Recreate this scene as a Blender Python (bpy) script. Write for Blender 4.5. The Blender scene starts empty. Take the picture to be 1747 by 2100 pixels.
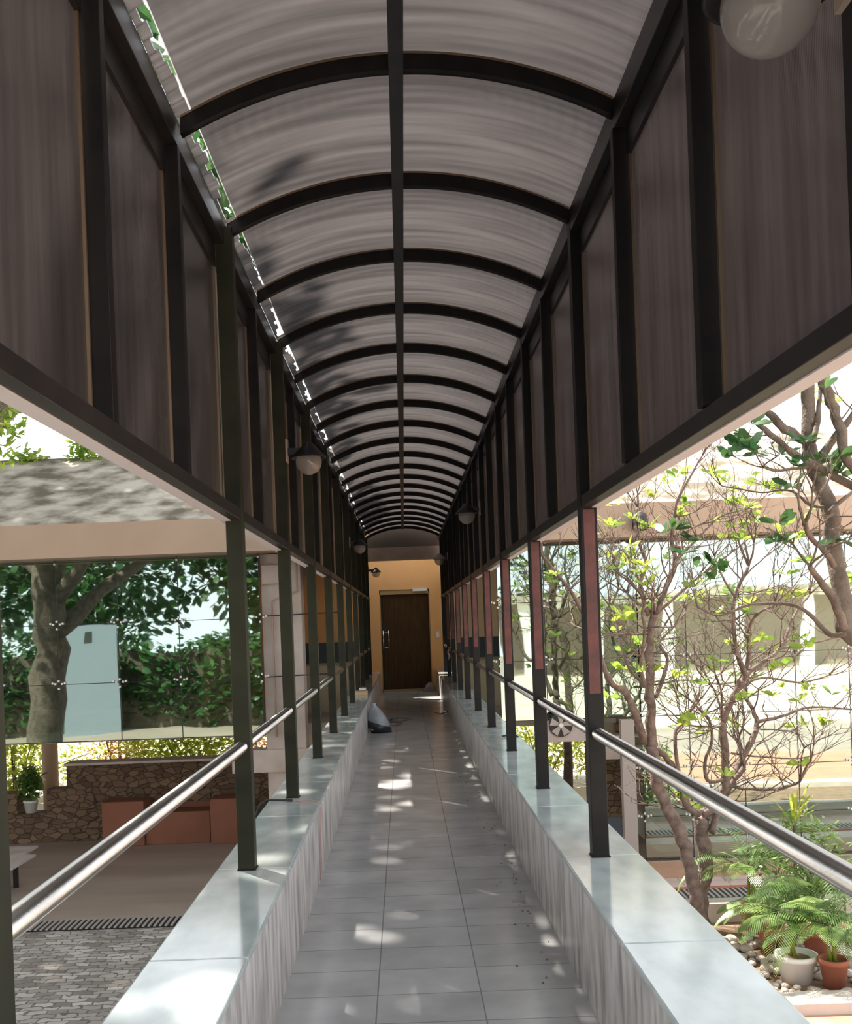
import bpy, math, random
from mathutils import Vector, Matrix
random.seed(7)
C = bpy.context.scene.collection
scn = bpy.context.scene
R = random.random
U = random.uniform
PI = math.pi

# ------------------------------------------------------------------ camera
EYE = 1.52; F = 2100.0; TH = 0.037
cam = bpy.data.cameras.new('camera'); cam.sensor_fit = 'VERTICAL'; cam.sensor_height = 36; cam.sensor_width = 36
cam.lens = 36.0; cam.shift_x = (873.5-828)/2100; cam.shift_y = 225/2100
cam.clip_start = 0.05; cam.clip_end = 400
co = bpy.data.objects.new('camera', cam); C.objects.link(co)
co.matrix_world = Matrix.Translation((0, 0, EYE)) @ Matrix.Rotation(PI/2, 4, 'X') @ Matrix.Rotation(-TH, 4, 'Z')
scn.camera = co
# ------------------------------------------------------------------ sky, sun, exposure
w = bpy.data.worlds.new('sky'); scn.world = w; w.use_nodes = True
bg = w.node_tree.nodes['Background']; bg.inputs[0].default_value = (0.93, 0.96, 1.0, 1)
_n = w.node_tree.nodes; _l = w.node_tree.links
_tc = _n.new('ShaderNodeTexCoord'); _sx = _n.new('ShaderNodeSeparateXYZ'); _mr = _n.new('ShaderNodeMapRange')   # hazy sky, brighter towards the horizon
_mr.inputs['From Min'].default_value = 0.0; _mr.inputs['From Max'].default_value = 0.6; _mr.inputs['To Min'].default_value = 3.2; _mr.inputs['To Max'].default_value = 1.5
_l.new(_tc.outputs['Generated'], _sx.inputs[0]); _l.new(_sx.outputs['Z'], _mr.inputs[0]); _l.new(_mr.outputs[0], bg.inputs[1])
sun = bpy.data.lights.new('sun', 'SUN'); sun.energy = 15; sun.angle = math.radians(0.9); sun.color = (1, 0.93, 0.82)
so = bpy.data.objects.new('sun', sun); C.objects.link(so)
SUN = Vector((-0.34, 0.42, 0.86)).normalized()
so.rotation_euler = SUN.to_track_quat('Z', 'Y').to_euler()
scn.view_settings.view_transform = 'Standard'; scn.view_settings.look = 'None'
scn.view_settings.gamma = 1; scn.view_settings.use_curve_mapping = False
scn.view_settings.exposure = 0.0
scn.cycles.max_bounces = 10; scn.cycles.transparent_max_bounces = 16
scn.cycles.diffuse_bounces = 5; scn.cycles.glossy_bounces = 5; scn.cycles.transmission_bounces = 8
scn.cycles.sample_clamp_indirect = 6; scn.cycles.use_denoising = True

def P(px, py, d):
    """picture measurement + distance -> place in the world"""
    dx = px-828; du = 1275-py; c, s = math.cos(TH), math.sin(TH)
    return Vector(((dx*c+du*s)*d/F, d, EYE+(-dx*s+du*c)*d/F))

# ------------------------------------------------------------------ materials
def mat(name, col, rough=0.6, metal=0, spec=0.5, col2=None, scale=5, bump=0, bscale=None, stretch=None, detail=6, coat=0, lo=0.35, hi=0.65):
    m = bpy.data.materials.new(name); m.use_nodes = True; nt = m.node_tree; b = nt.nodes['Principled BSDF']
    b.inputs['Base Color'].default_value = (*col, 1); b.inputs['Roughness'].default_value = rough
    b.inputs['Metallic'].default_value = metal; b.inputs['Specular IOR Level'].default_value = spec
    b.inputs['Coat Weight'].default_value = coat
    tc = nt.nodes.new('ShaderNodeTexCoord'); mp = nt.nodes.new('ShaderNodeMapping'); nt.links.new(tc.outputs['Object'], mp.inputs[0])
    if stretch: mp.inputs['Scale'].default_value = stretch
    if col2:
        n = nt.nodes.new('ShaderNodeTexNoise'); n.inputs['Scale'].default_value = scale; n.inputs['Detail'].default_value = detail
        nt.links.new(mp.outputs[0], n.inputs['Vector'])
        r = nt.nodes.new('ShaderNodeValToRGB'); r.color_ramp.elements[0].position = lo; r.color_ramp.elements[1].position = hi
        r.color_ramp.elements[0].color = (*col, 1); r.color_ramp.elements[1].color = (*col2, 1)
        nt.links.new(n.outputs['Fac'], r.inputs[0]); nt.links.new(r.outputs[0], b.inputs['Base Color'])
    if bump:
        n2 = nt.nodes.new('ShaderNodeTexNoise'); n2.inputs['Scale'].default_value = bscale or scale*4; n2.inputs['Detail'].default_value = 4
        nt.links.new(mp.outputs[0], n2.inputs['Vector'])
        bp = nt.nodes.new('ShaderNodeBump'); bp.inputs['Strength'].default_value = bump; bp.inputs['Distance'].default_value = 0.02
        nt.links.new(n2.outputs['Fac'], bp.inputs['Height']); nt.links.new(bp.outputs[0], b.inputs['Normal'])
    return m

M = {}
M['black'] = mat('black_gloss_paint', (0.006, 0.005, 0.006), 0.45, spec=0.2, col2=(0.012, 0.010, 0.009), scale=9)
M['black_l'] = mat('black_paint_on_oxide', (0.012, 0.013, 0.007), 0.5, spec=0.2, col2=(0.028, 0.028, 0.014), scale=4)
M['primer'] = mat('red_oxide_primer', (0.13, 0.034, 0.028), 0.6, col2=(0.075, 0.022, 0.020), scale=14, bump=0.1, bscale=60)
M['bead'] = mat('bronze_bead', (0.22, 0.15, 0.10), 0.4, metal=0.6)
M['beam'] = mat('dark_brown_steel', (0.012, 0.011, 0.012), 0.35, spec=0.3, col2=(0.024, 0.019, 0.018), scale=7)
M['white_trim'] = mat('pale_flashing', (0.62, 0.56, 0.56), 0.5)
M['gutter'] = mat('grey_flashing', (0.42, 0.44, 0.40), 0.4, col2=(0.5, 0.5, 0.46), scale=3)
M['ledge'] = mat('grey_green_marble', (0.34, 0.40, 0.395), 0.12, spec=1.0, col2=(0.58, 0.62, 0.61), scale=3.0, detail=10, stretch=(2.2, 1, 1), lo=0.3, hi=0.7)
M['parapet'] = mat('white_marble_streaked', (0.30, 0.26, 0.24), 0.35, col2=(0.66, 0.62, 0.60), scale=4.2, detail=14, stretch=(4, 3.2, 0.7), lo=0.34, hi=0.60)
M['wall_orange'] = mat('orange_plaster', (0.74, 0.42, 0.17), 0.8, col2=(0.80, 0.46, 0.20), scale=2)
M['wall_beige'] = mat('beige_plaster', (0.52, 0.43, 0.30), 0.8)
M['lintel'] = mat('pink_concrete', (0.42, 0.31, 0.25), 0.8, col2=(0.36, 0.26, 0.21), scale=4)
M['gable'] = mat('brown_board', (0.12, 0.085, 0.062), 0.8)
M['door'] = mat('dark_walnut_door', (0.050, 0.026, 0.009), 0.6, spec=0.2, col2=(0.075, 0.040, 0.015), scale=3, stretch=(8, 1, 0.8))
M['door_frame'] = mat('olive_beige_frame', (0.36, 0.27, 0.12), 0.6)
M['chrome'] = mat('brushed_steel', (0.75, 0.74, 0.70), 0.22, metal=1)
M['rail'] = mat('polished_steel_pipe', (0.50, 0.48, 0.45), 0.24, metal=1, bump=0.03, bscale=90)
M['white'] = mat('white_plastic', (0.8, 0.78, 0.74), 0.4)
M['concrete'] = mat('court_concrete', (0.33, 0.26, 0.21), 0.5, col2=(0.42, 0.345, 0.29), scale=1.1, bump=0.05, stretch=(0.5, 1.5, 1))
M['fascia'] = mat('tan_fascia', (0.44, 0.32, 0.23), 0.8, col2=(0.48, 0.35, 0.26), scale=1.2)
M['roofconc'] = mat('mottled_pebble_concrete', (0.16, 0.13, 0.09), 0.9, col2=(0.58, 0.52, 0.44), scale=2.2, detail=15, bump=0.6, bscale=20, lo=0.38, hi=0.62)
M['column'] = mat('pinkish_concrete_column', (0.52, 0.45, 0.42), 0.8, col2=(0.40, 0.33, 0.28), scale=2.2, detail=8)
M['colpale'] = mat('sandstone_column', (0.60, 0.46, 0.32), 0.8)
M['dark_in'] = mat('dark_interior', (0.035, 0.04, 0.035), 0.7)
M['navy'] = mat('navy_sheet', (0.018, 0.022, 0.035), 0.5)
M['terracotta'] = mat('terracotta', (0.48, 0.17, 0.10), 0.8, col2=(0.40, 0.13, 0.08), scale=8)
M['ply'] = mat('red_brown_ply', (0.27, 0.10, 0.055), 0.65, col2=(0.22, 0.08, 0.042), scale=2)
M['pink'] = mat('pink_tile', (0.60, 0.42, 0.38), 0.6, col2=(0.52, 0.36, 0.33), scale=2)
M['salmon'] = mat('salmon_paving', (0.55, 0.30, 0.20), 0.7, col2=(0.48, 0.26, 0.17), scale=3)
M['kerb'] = mat('pale_kerb', (0.66, 0.60, 0.55), 0.7, col2=(0.56, 0.5, 0.45), scale=4)
M['soil'] = mat('dry_soil', (0.30, 0.19, 0.12), 0.95, col2=(0.20, 0.13, 0.09), scale=9, bump=0.6, bscale=30)
M['stone'] = mat('river_stone', (0.42, 0.35, 0.30), 0.7, col2=(0.56, 0.48, 0.42), scale=6)
M['bark'] = mat('frangipani_bark', (0.12, 0.08, 0.065), 0.85, col2=(0.22, 0.165, 0.14), scale=12, bump=0.7, bscale=40)
M['bark_d'] = mat('dark_bark', (0.10, 0.075, 0.055), 0.9, col2=(0.18, 0.14, 0.11), scale=8, bump=0.7, bscale=30)
M['paper'] = mat('white_paper', (0.85, 0.83, 0.8), 0.7)
M['card'] = mat('cardboard', (0.50, 0.36, 0.22), 0.8)
M['cable'] = mat('black_cable', (0.012, 0.012, 0.014), 0.5)
M['pinkwire'] = mat('pink_wire', (0.55, 0.30, 0.26), 0.5)
M['bag'] = mat('grey_plastic_bag', (0.26, 0.28, 0.31), 0.3, col2=(0.40, 0.42, 0.46), scale=5, bump=0.6, bscale=9)
M['bag_d'] = mat('black_plastic_bag', (0.02, 0.022, 0.028), 0.28, bump=0.5, bscale=12)
M['tread'] = mat('brown_timber_tread', (0.30, 0.20, 0.13), 0.6, col2=(0.24, 0.16, 0.10), scale=3, stretch=(0.3, 3, 3))
M['nosing'] = mat('pale_nosing', (0.70, 0.68, 0.63), 0.5)
M['cream'] = mat('cream_wall', (0.80, 0.72, 0.55), 0.7, col2=(0.72, 0.60, 0.42), scale=1.2, stretch=(0.3, 1, 5))
M['curtain'] = mat('pale_court_wall', (0.62, 0.63, 0.60), 0.8)
M['pav'] = mat('brown_grey_wall', (0.30, 0.24, 0.20), 0.8)
M['whitecol'] = mat('white_column', (0.85, 0.84, 0.80), 0.6)
M['steel_d'] = mat('dark_steel', (0.03, 0.03, 0.032), 0.4, metal=0.5)
M['duct'] = mat('grey_duct', (0.42, 0.37, 0.34), 0.6)
M['flower'] = mat('pink_bougainvillea', (0.75, 0.30, 0.24), 0.7)

def leafmat(name, c1, c2, tr=0.45):
    m = bpy.data.materials.new(name); m.use_nodes = True; nt = m.node_tree; b = nt.nodes['Principled BSDF']; out = nt.nodes['Material Output']
    tc = nt.nodes.new('ShaderNodeTexCoord'); n = nt.nodes.new('ShaderNodeTexNoise'); n.inputs['Scale'].default_value = 2.3
    nt.links.new(tc.outputs['Object'], n.inputs['Vector'])
    r = nt.nodes.new('ShaderNodeValToRGB'); r.color_ramp.elements[0].position = 0.35; r.color_ramp.elements[1].position = 0.65
    r.color_ramp.elements[0].color = (*c1, 1); r.color_ramp.elements[1].color = (*c2, 1)
    nt.links.new(n.outputs['Fac'], r.inputs[0]); nt.links.new(r.outputs[0], b.inputs['Base Color']); b.inputs['Roughness'].default_value = 0.35
    t = nt.nodes.new('ShaderNodeBsdfTranslucent'); nt.links.new(r.outputs[0], t.inputs['Color'])
    mx = nt.nodes.new('ShaderNodeMixShader'); mx.inputs[0].default_value = tr
    nt.links.new(b.outputs[0], mx.inputs[1]); nt.links.new(t.outputs[0], mx.inputs[2]); nt.links.new(mx.outputs[0], out.inputs[0])
    return m
M['leaf'] = leafmat('frangipani_leaf', (0.20, 0.33, 0.06), (0.48, 0.60, 0.10), 0.6)
M['leaf_d'] = leafmat('dark_leaf', (0.03, 0.09, 0.03), (0.08, 0.18, 0.05), 0.4)
M['leaf_p'] = leafmat('palm_leaf', (0.12, 0.24, 0.06), (0.28, 0.40, 0.12), 0.4)
M['leaf_y'] = leafmat('yellow_green_leaf', (0.30, 0.38, 0.05), (0.50, 0.55, 0.10), 0.55)

def polymat(name, tint, axis, dens, trans=0.10):
    """smoked twin-wall polycarbonate: fluted, translucent, slightly see-through, shiny"""
    m = bpy.data.materials.new(name); m.use_nodes = True; nt = m.node_tree; N = nt.nodes; L = nt.links
    for n in list(N): N.remove(n)
    out = N.new('ShaderNodeOutputMaterial'); tc = N.new('ShaderNodeTexCoord'); mp = N.new('ShaderNodeMapping'); L.new(tc.outputs['Object'], mp.inputs[0])
    wv = N.new('ShaderNodeTexWave'); wv.wave_type = 'BANDS'; wv.bands_direction = axis; wv.inputs['Scale'].default_value = dens; wv.inputs['Distortion'].default_value = 0
    L.new(mp.outputs[0], wv.inputs['Vector'])
    ns = N.new('ShaderNodeTexNoise'); ns.inputs['Scale'].default_value = 1.6; ns.inputs['Detail'].default_value = 8
    mp2 = N.new('ShaderNodeMapping'); L.new(tc.outputs['Object'], mp2.inputs[0])
    mp2.inputs['Scale'].default_value = (0.9, 14, 0.9)
    L.new(mp2.outputs[0], ns.inputs['Vector'])
    mr = N.new('ShaderNodeMapRange'); mr.inputs['From Min'].default_value = 0.3; mr.inputs['From Max'].default_value = 0.7; mr.inputs['To Min'].default_value = 0.72; mr.inputs['To Max'].default_value = 1.15
    L.new(ns.outputs['Fac'], mr.inputs[0])
    mulc = N.new('ShaderNodeVectorMath'); mulc.operation = 'SCALE'; mulc.inputs[0].default_value = tint; L.new(mr.outputs[0], mulc.inputs['Scale'])
    tl = N.new('ShaderNodeBsdfTranslucent'); L.new(mulc.outputs[0], tl.inputs['Color'])
    tp = N.new('ShaderNodeBsdfTransparent'); tp.inputs['Color'].default_value = (*[min(1, t*1.3) for t in tint], 1)
    df = N.new('ShaderNodeBsdfDiffuse'); df.inputs['Color'].default_value = (*[t*0.4 for t in tint], 1)
    gl = N.new('ShaderNodeBsdfGlossy'); gl.inputs['Roughness'].default_value = 0.16; gl.inputs['Color'].default_value = (0.9, 0.88, 0.86, 1)
    bp = N.new('ShaderNodeBump'); bp.inputs['Strength'].default_value = 0.25; bp.inputs['Distance'].default_value = 0.003
    L.new(wv.outputs['Fac'], bp.inputs['Height']); L.new(bp.outputs[0], gl.inputs['Normal'])
    a = N.new('ShaderNodeMixShader'); a.inputs[0].default_value = trans; L.new(tl.outputs[0], a.inputs[1]); L.new(tp.outputs[0], a.inputs[2])
    b = N.new('ShaderNodeMixShader'); b.inputs[0].default_value = 0.12; L.new(a.outputs[0], b.inputs[1]); L.new(df.outputs[0], b.inputs[2])
    fr0 = N.new('ShaderNodeFresnel'); fr0.inputs['IOR'].default_value = 1.5; gb_ = N.new('ShaderNodeNewGeometry')
    fr = N.new('ShaderNodeMath'); fr.operation = 'MULTIPLY'; iv = N.new('ShaderNodeMath'); iv.operation = 'SUBTRACT'; iv.inputs[0].default_value = 1
    L.new(gb_.outputs['Backfacing'], iv.inputs[1]); L.new(fr0.outputs[0], fr.inputs[0]); L.new(iv.outputs[0], fr.inputs[1])
    c = N.new('ShaderNodeMixShader'); L.new(fr.outputs[0], c.inputs[0]); L.new(b.outputs[0], c.inputs[1]); L.new(gl.outputs[0], c.inputs[2])
    L.new(c.outputs[0], out.inputs[0])
    return m
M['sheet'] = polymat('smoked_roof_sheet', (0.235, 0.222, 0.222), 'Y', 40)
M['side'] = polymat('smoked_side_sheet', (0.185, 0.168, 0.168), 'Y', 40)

def glassmat(name, tint, refl, bump=0.25, bs=0.8):
    m = bpy.data.materials.new(name); m.use_nodes = True; nt = m.node_tree; N = nt.nodes; L = nt.links
    for n in list(N): N.remove(n)
    out = N.new('ShaderNodeOutputMaterial'); tp = N.new('ShaderNodeBsdfTransparent'); tp.inputs['Color'].default_value = (*tint, 1)
    gl = N.new('ShaderNodeBsdfGlossy'); gl.inputs['Roughness'].default_value = 0.015; gl.inputs['Color'].default_value = (0.86, 0.97, 0.92, 1)
    tc = N.new('ShaderNodeTexCoord'); ns = N.new('ShaderNodeTexNoise'); ns.inputs['Scale'].default_value = bs; ns.inputs['Detail'].default_value = 1
    L.new(tc.outputs['Object'], ns.inputs['Vector'])
    bp = N.new('ShaderNodeBump'); bp.inputs['Strength'].default_value = bump; bp.inputs['Distance'].default_value = 0.02
    L.new(ns.outputs['Fac'], bp.inputs['Height']); L.new(bp.outputs[0], gl.inputs['Normal'])
    lw = N.new('ShaderNodeLayerWeight'); lw.inputs['Blend'].default_value = 0.25
    ad = N.new('ShaderNodeMath'); ad.operation = 'MULTIPLY_ADD'; ad.inputs[1].default_value = 0.6; ad.inputs[2].default_value = refl; ad.use_clamp = True
    L.new(lw.outputs['Fresnel'], ad.inputs[0])
    mx = N.new('ShaderNodeMixShader'); L.new(ad.outputs[0], mx.inputs[0]); L.new(tp.outputs[0], mx.inputs[1]); L.new(gl.outputs[0], mx.inputs[2])
    L.new(mx.outputs[0], out.inputs[0])
    return m
M['glass'] = glassmat('green_curtain_glass', (0.50, 0.66, 0.58), 0.30)
M['glass_r'] = glassmat('brightened_curtain_glass', (0.80, 0.90, 0.86), 0.42)  # copy of the green glass with the right side's brightness put into tint
M['globe'] = None
def globemat():
    m = bpy.data.materials.new('ribbed_clear_globe'); m.use_nodes = True; nt = m.node_tree; N = nt.nodes; L = nt.links
    for n in list(N): N.remove(n)
    out = N.new('ShaderNodeOutputMaterial')
    tl = N.new('ShaderNodeBsdfTranslucent'); tl.inputs[0].default_value = (0.75, 0.68, 0.64, 1)
    df = N.new('ShaderNodeBsdfDiffuse'); df.inputs[0].default_value = (0.60, 0.55, 0.52, 1)
    tp = N.new('ShaderNodeBsdfTransparent'); tp.inputs[0].default_value = (0.8, 0.76, 0.73, 1)
    gl = N.new('ShaderNodeBsdfGlossy'); gl.inputs['Roughness'].default_value = 0.08
    a = N.new('ShaderNodeMixShader'); a.inputs[0].default_value = 0.5; L.new(tl.outputs[0], a.inputs[1]); L.new(df.outputs[0], a.inputs[2])
    b = N.new('ShaderNodeMixShader'); b.inputs[0].default_value = 0.5; L.new(a.outputs[0], b.inputs[1]); L.new(tp.outputs[0], b.inputs[2])
    fr0 = N.new('ShaderNodeFresnel'); fr0.inputs[0].default_value = 1.5; gb_ = N.new('ShaderNodeNewGeometry')
    fr = N.new('ShaderNodeMath'); fr.operation = 'MULTIPLY'; iv = N.new('ShaderNodeMath'); iv.operation = 'SUBTRACT'; iv.inputs[0].default_value = 1
    L.new(gb_.outputs['Backfacing'], iv.inputs[1]); L.new(fr0.outputs[0], fr.inputs[0]); L.new(iv.outputs[0], fr.inputs[1])
    c = N.new('ShaderNodeMixShader'); L.new(fr.outputs[0], c.inputs[0]); L.new(b.outputs[0], c.inputs[1]); L.new(gl.outputs[0], c.inputs[2]); L.new(c.outputs[0], out.inputs[0])
    return m
M['globe'] = globemat()

def brickmat(name, c1, c2, mortar, bw, bh, ms, rough=0.6, offset=0.5, rot=0, bump=0.3, loc=(0, 0, 0), noise=None, ax='XY', bias=0, spec=0.5):
    m = bpy.data.materials.new(name); m.use_nodes = True; nt = m.node_tree; N = nt.nodes; L = nt.links; b = N['Principled BSDF']
    b.inputs['Roughness'].default_value = rough; b.inputs['Specular IOR Level'].default_value = spec
    geo = N.new('ShaderNodeNewGeometry'); mp = N.new('ShaderNodeMapping'); L.new(geo.outputs['Position'], mp.inputs[0])
    mp.inputs['Location'].default_value = loc; mp.inputs['Rotation'].default_value = (PI/2 if ax == 'XZ' else 0, 0, rot)
    br = N.new('ShaderNodeTexBrick'); br.offset = offset; br.squash = 1
    br.inputs['Color1'].default_value = (*c1, 1); br.inputs['Color2'].default_value = (*c2, 1); br.inputs['Mortar'].default_value = (*mortar, 1)
    br.inputs['Scale'].default_value = 1; br.inputs['Mortar Size'].default_value = ms; br.inputs['Brick Width'].default_value = bw; br.inputs['Row Height'].default_value = bh
    br.inputs['Mortar Smooth'].default_value = 0.3; br.inputs['Bias'].default_value = bias
    src = mp.outputs[0]
    if noise:
        ns = N.new('ShaderNodeTexNoise'); ns.inputs['Scale'].default_value = noise[0]; L.new(geo.outputs['Position'], ns.inputs['Vector'])
        va = N.new('ShaderNodeVectorMath'); va.operation = 'MULTIPLY_ADD'; va.inputs[1].default_value = (noise[1],)*3; L.new(ns.outputs['Color'], va.inputs[0]); L.new(src, va.inputs[2]); src = va.outputs[0]
    L.new(src, br.inputs['Vector'])
    n2 = N.new('ShaderNodeTexNoise'); n2.inputs['Scale'].default_value = 3; n2.inputs['Detail'].default_value = 8; L.new(geo.outputs['Position'], n2.inputs['Vector'])
    mr = N.new('ShaderNodeMapRange'); mr.inputs['From Min'].default_value = 0.3; mr.inputs['From Max'].default_value = 0.7; mr.inputs['To Min'].default_value = 0.8; mr.inputs['To Max'].default_value = 1.12; L.new(n2.outputs['Fac'], mr.inputs[0])
    sc = N.new('ShaderNodeVectorMath'); sc.operation = 'SCALE'; L.new(br.outputs['Color'], sc.inputs[0]); L.new(mr.outputs[0], sc.inputs['Scale'])
    L.new(sc.outputs[0], b.inputs['Base Color'])
    bp = N.new('ShaderNodeBump'); bp.inputs['Strength'].default_value = bump; bp.inputs['Distance'].default_value = 0.01; bp.invert = True
    L.new(br.outputs['Fac'], bp.inputs['Height']); L.new(bp.outputs[0], b.inputs['Normal'])
    return m
M['tiles'] = brickmat('grey_floor_tiles', (0.42, 0.42, 0.425), (0.47, 0.47, 0.475), (0.22, 0.215, 0.215), 0.42, 0.30, 0.0035, rough=0.22, offset=0, loc=(-0.258, 0.02, 0), bump=0.15)
M['cobble'] = brickmat('grey_paver_blocks', (0.26, 0.225, 0.20), (0.62, 0.58, 0.54), (0.17, 0.15, 0.135), 0.20, 0.10, 0.010, rough=0.8, noise=(6, 0.16), loc=(0.3, 0, 0))
def rubble():
    m = bpy.data.materials.new('rubble_stone'); m.use_nodes = True; nt = m.node_tree; N = nt.nodes; L = nt.links; b = N['Principled BSDF']; b.inputs['Roughness'].default_value = 0.9
    g = N.new('ShaderNodeNewGeometry'); mp = N.new('ShaderNodeMapping'); mp.inputs['Scale'].default_value = (1, 1, 1.9); L.new(g.outputs['Position'], mp.inputs[0])
    v1 = N.new('ShaderNodeTexVoronoi'); v1.inputs['Scale'].default_value = 5.6; v2 = N.new('ShaderNodeTexVoronoi'); v2.feature = 'DISTANCE_TO_EDGE'; v2.inputs['Scale'].default_value = 5.6
    L.new(mp.outputs[0], v1.inputs['Vector']); L.new(mp.outputs[0], v2.inputs['Vector'])
    sp = N.new('ShaderNodeSeparateColor'); L.new(v1.outputs['Color'], sp.inputs[0])
    r = N.new('ShaderNodeValToRGB'); r.color_ramp.elements[0].color = (0.11, 0.065, 0.038, 1); r.color_ramp.elements[1].color = (0.22, 0.145, 0.09, 1); L.new(sp.outputs[0], r.inputs[0])
    e = N.new('ShaderNodeMapRange'); e.inputs['From Max'].default_value = 0.05; L.new(v2.outputs['Distance'], e.inputs[0])
    mx = N.new('ShaderNodeMix'); mx.data_type = 'RGBA'; L.new(e.outputs[0], mx.inputs[0]); mx.inputs[6].default_value = (0.08, 0.052, 0.035, 1); L.new(r.outputs[0], mx.inputs[7]); L.new(mx.outputs[2], b.inputs['Base Color'])
    bp = N.new('ShaderNodeBump'); bp.inputs['Strength'].default_value = 0.8; bp.inputs['Distance'].default_value = 0.03; L.new(e.outputs[0], bp.inputs['Height']); L.new(bp.outputs[0], b.inputs['Normal'])
    return m
M['stonewall'] = rubble()
M['bluewall'] = mat('dull_blue_wall', (0.26, 0.31, 0.36), 0.8)
M['court'] = mat('pale_brightening_slab', (0.80, 0.74, 0.62), 0.7, col2=(0.72, 0.60, 0.42), scale=0.4, stretch=(0.3, 2, 1))
M['tile_out'] = brickmat('pink_court_tiles', (0.62, 0.44, 0.40), (0.66, 0.48, 0.43), (0.40, 0.27, 0.24), 0.6, 0.6, 0.01, rough=0.5, offset=0, bump=0.1)

# ------------------------------------------------------------------ mesh helpers
class MB:
    def __init__(s): s.v = []; s.f = []; s.sm = []
    def box(s, x0, x1, y0, y1, z0, z1):
        n = len(s.v)
        s.v += [Vector(p) for p in ((x0,y0,z0),(x1,y0,z0),(x1,y1,z0),(x0,y1,z0),(x0,y0,z1),(x1,y0,z1),(x1,y1,z1),(x0,y1,z1))]
        s.f += [tuple(n+i for i in q) for q in ((3,2,1,0),(4,5,6,7),(0,1,5,4),(1,2,6,5),(2,3,7,6),(3,0,4,7))]; s.sm += [False]*6; return s
    def prism(s, pts, axis, a, b):
        """polygon pts extruded along axis ('x','y','z') from a to b"""
        n = len(s.v); k = len(pts)
        def mk(p, t):
            return Vector((t, p[0], p[1])) if axis == 'x' else Vector((p[0], t, p[1])) if axis == 'y' else Vector((p[0], p[1], t))
        s.v += [mk(p, a) for p in pts]+[mk(p, b) for p in pts]
        s.f += [tuple(range(n, n+k)), tuple(range(n+2*k-1, n+k-1, -1))]; s.sm += [False]*2
        for i in range(k):
            j = (i+1) % k; s.f.append((n+i, n+k+i, n+k+j, n+j)); s.sm.append(False)
        return s
    def tube(s, pts, rad, seg=10, cap=True):
        pts = [Vector(p) for p in pts]
        if not isinstance(rad, (list, tuple)): rad = [rad]*len(pts)
        n0 = len(s.v); up = Vector((0.13, 0.21, 0.97))
        prev = None
        for i, p in enumerate(pts):
            t = (pts[min(i+1, len(pts)-1)]-pts[max(i-1, 0)]).normalized()
            if prev is None:
                u = t.cross(up);
                if u.length < 1e-3: u = t.cross(Vector((1, 0, 0)))
            else: u = prev-t*prev.dot(t)
            u.normalize(); prev = u; v = t.cross(u)
            for k in range(seg):
                a = 2*PI*k/seg; s.v.append(p+(u*math.cos(a)+v*math.sin(a))*rad[i])
        for i in range(len(pts)-1):
            for k in range(seg):
                a = n0+i*seg+k; b = n0+i*seg+(k+1) % seg; s.f.append((a, b, b+seg, a+seg)); s.sm.append(True)
        if cap:
            s.f.append(tuple(n0+seg-1-k for k in range(seg))); s.sm.append(False)
            e = n0+(len(pts)-1)*seg; s.f.append(tuple(e+k for k in range(seg))); s.sm.append(False)
        return s
    def lathe(s, prof, c, seg=32, axis=None):
        """prof: (radius, height) list"""
        c = Vector(c); n0 = len(s.v)
        for r, h in prof:
            for k in range(seg):
                a = 2*PI*k/seg; s.v.append(c+Vector((r*math.cos(a), r*math.sin(a), h)))
        for i in range(len(prof)-1):
            for k in range(seg):
                a = n0+i*seg+k; b = n0+i*seg+(k+1) % seg; s.f.append((a, b, b+seg, a+seg)); s.sm.append(True)
        return s
    def quad(s, a, b, c, d):
        n = len(s.v); s.v += [Vector(a), Vector(b), Vector(c), Vector(d)]; s.f.append((n, n+1, n+2, n+3)); s.sm.append(True); return s
    def leaf(s, base, dirv, nrm, L, W):
        dirv = dirv.normalized(); sd = dirv.cross(nrm)
        if sd.length < 1e-4: sd = dirv.cross(Vector((1, 0, 0.3)))
        sd.normalize(); nn = sd.cross(dirv); n = len(s.v)
        s.v += [base, base+dirv*L*.35+sd*W*.42-nn*L*.02, base+dirv*L*.75+sd*W*.5-nn*L*.06, base+dirv*L-nn*L*.14, base+dirv*L*.75-sd*W*.5-nn*L*.06, base+dirv*L*.35-sd*W*.42-nn*L*.02]
        s.f += [(n, n+1, n+5), (n+1, n+2, n+4, n+5), (n+2, n+3, n+4)]; s.sm += [True]*3; return s
    def mesh(s, name, m, off):
        me = bpy.data.meshes.new(name); me.from_pydata([v-off for v in s.v], [], s.f); me.update()
        me.polygons.foreach_set('use_smooth', s.sm); me.materials.append(M[m]); return me

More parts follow.
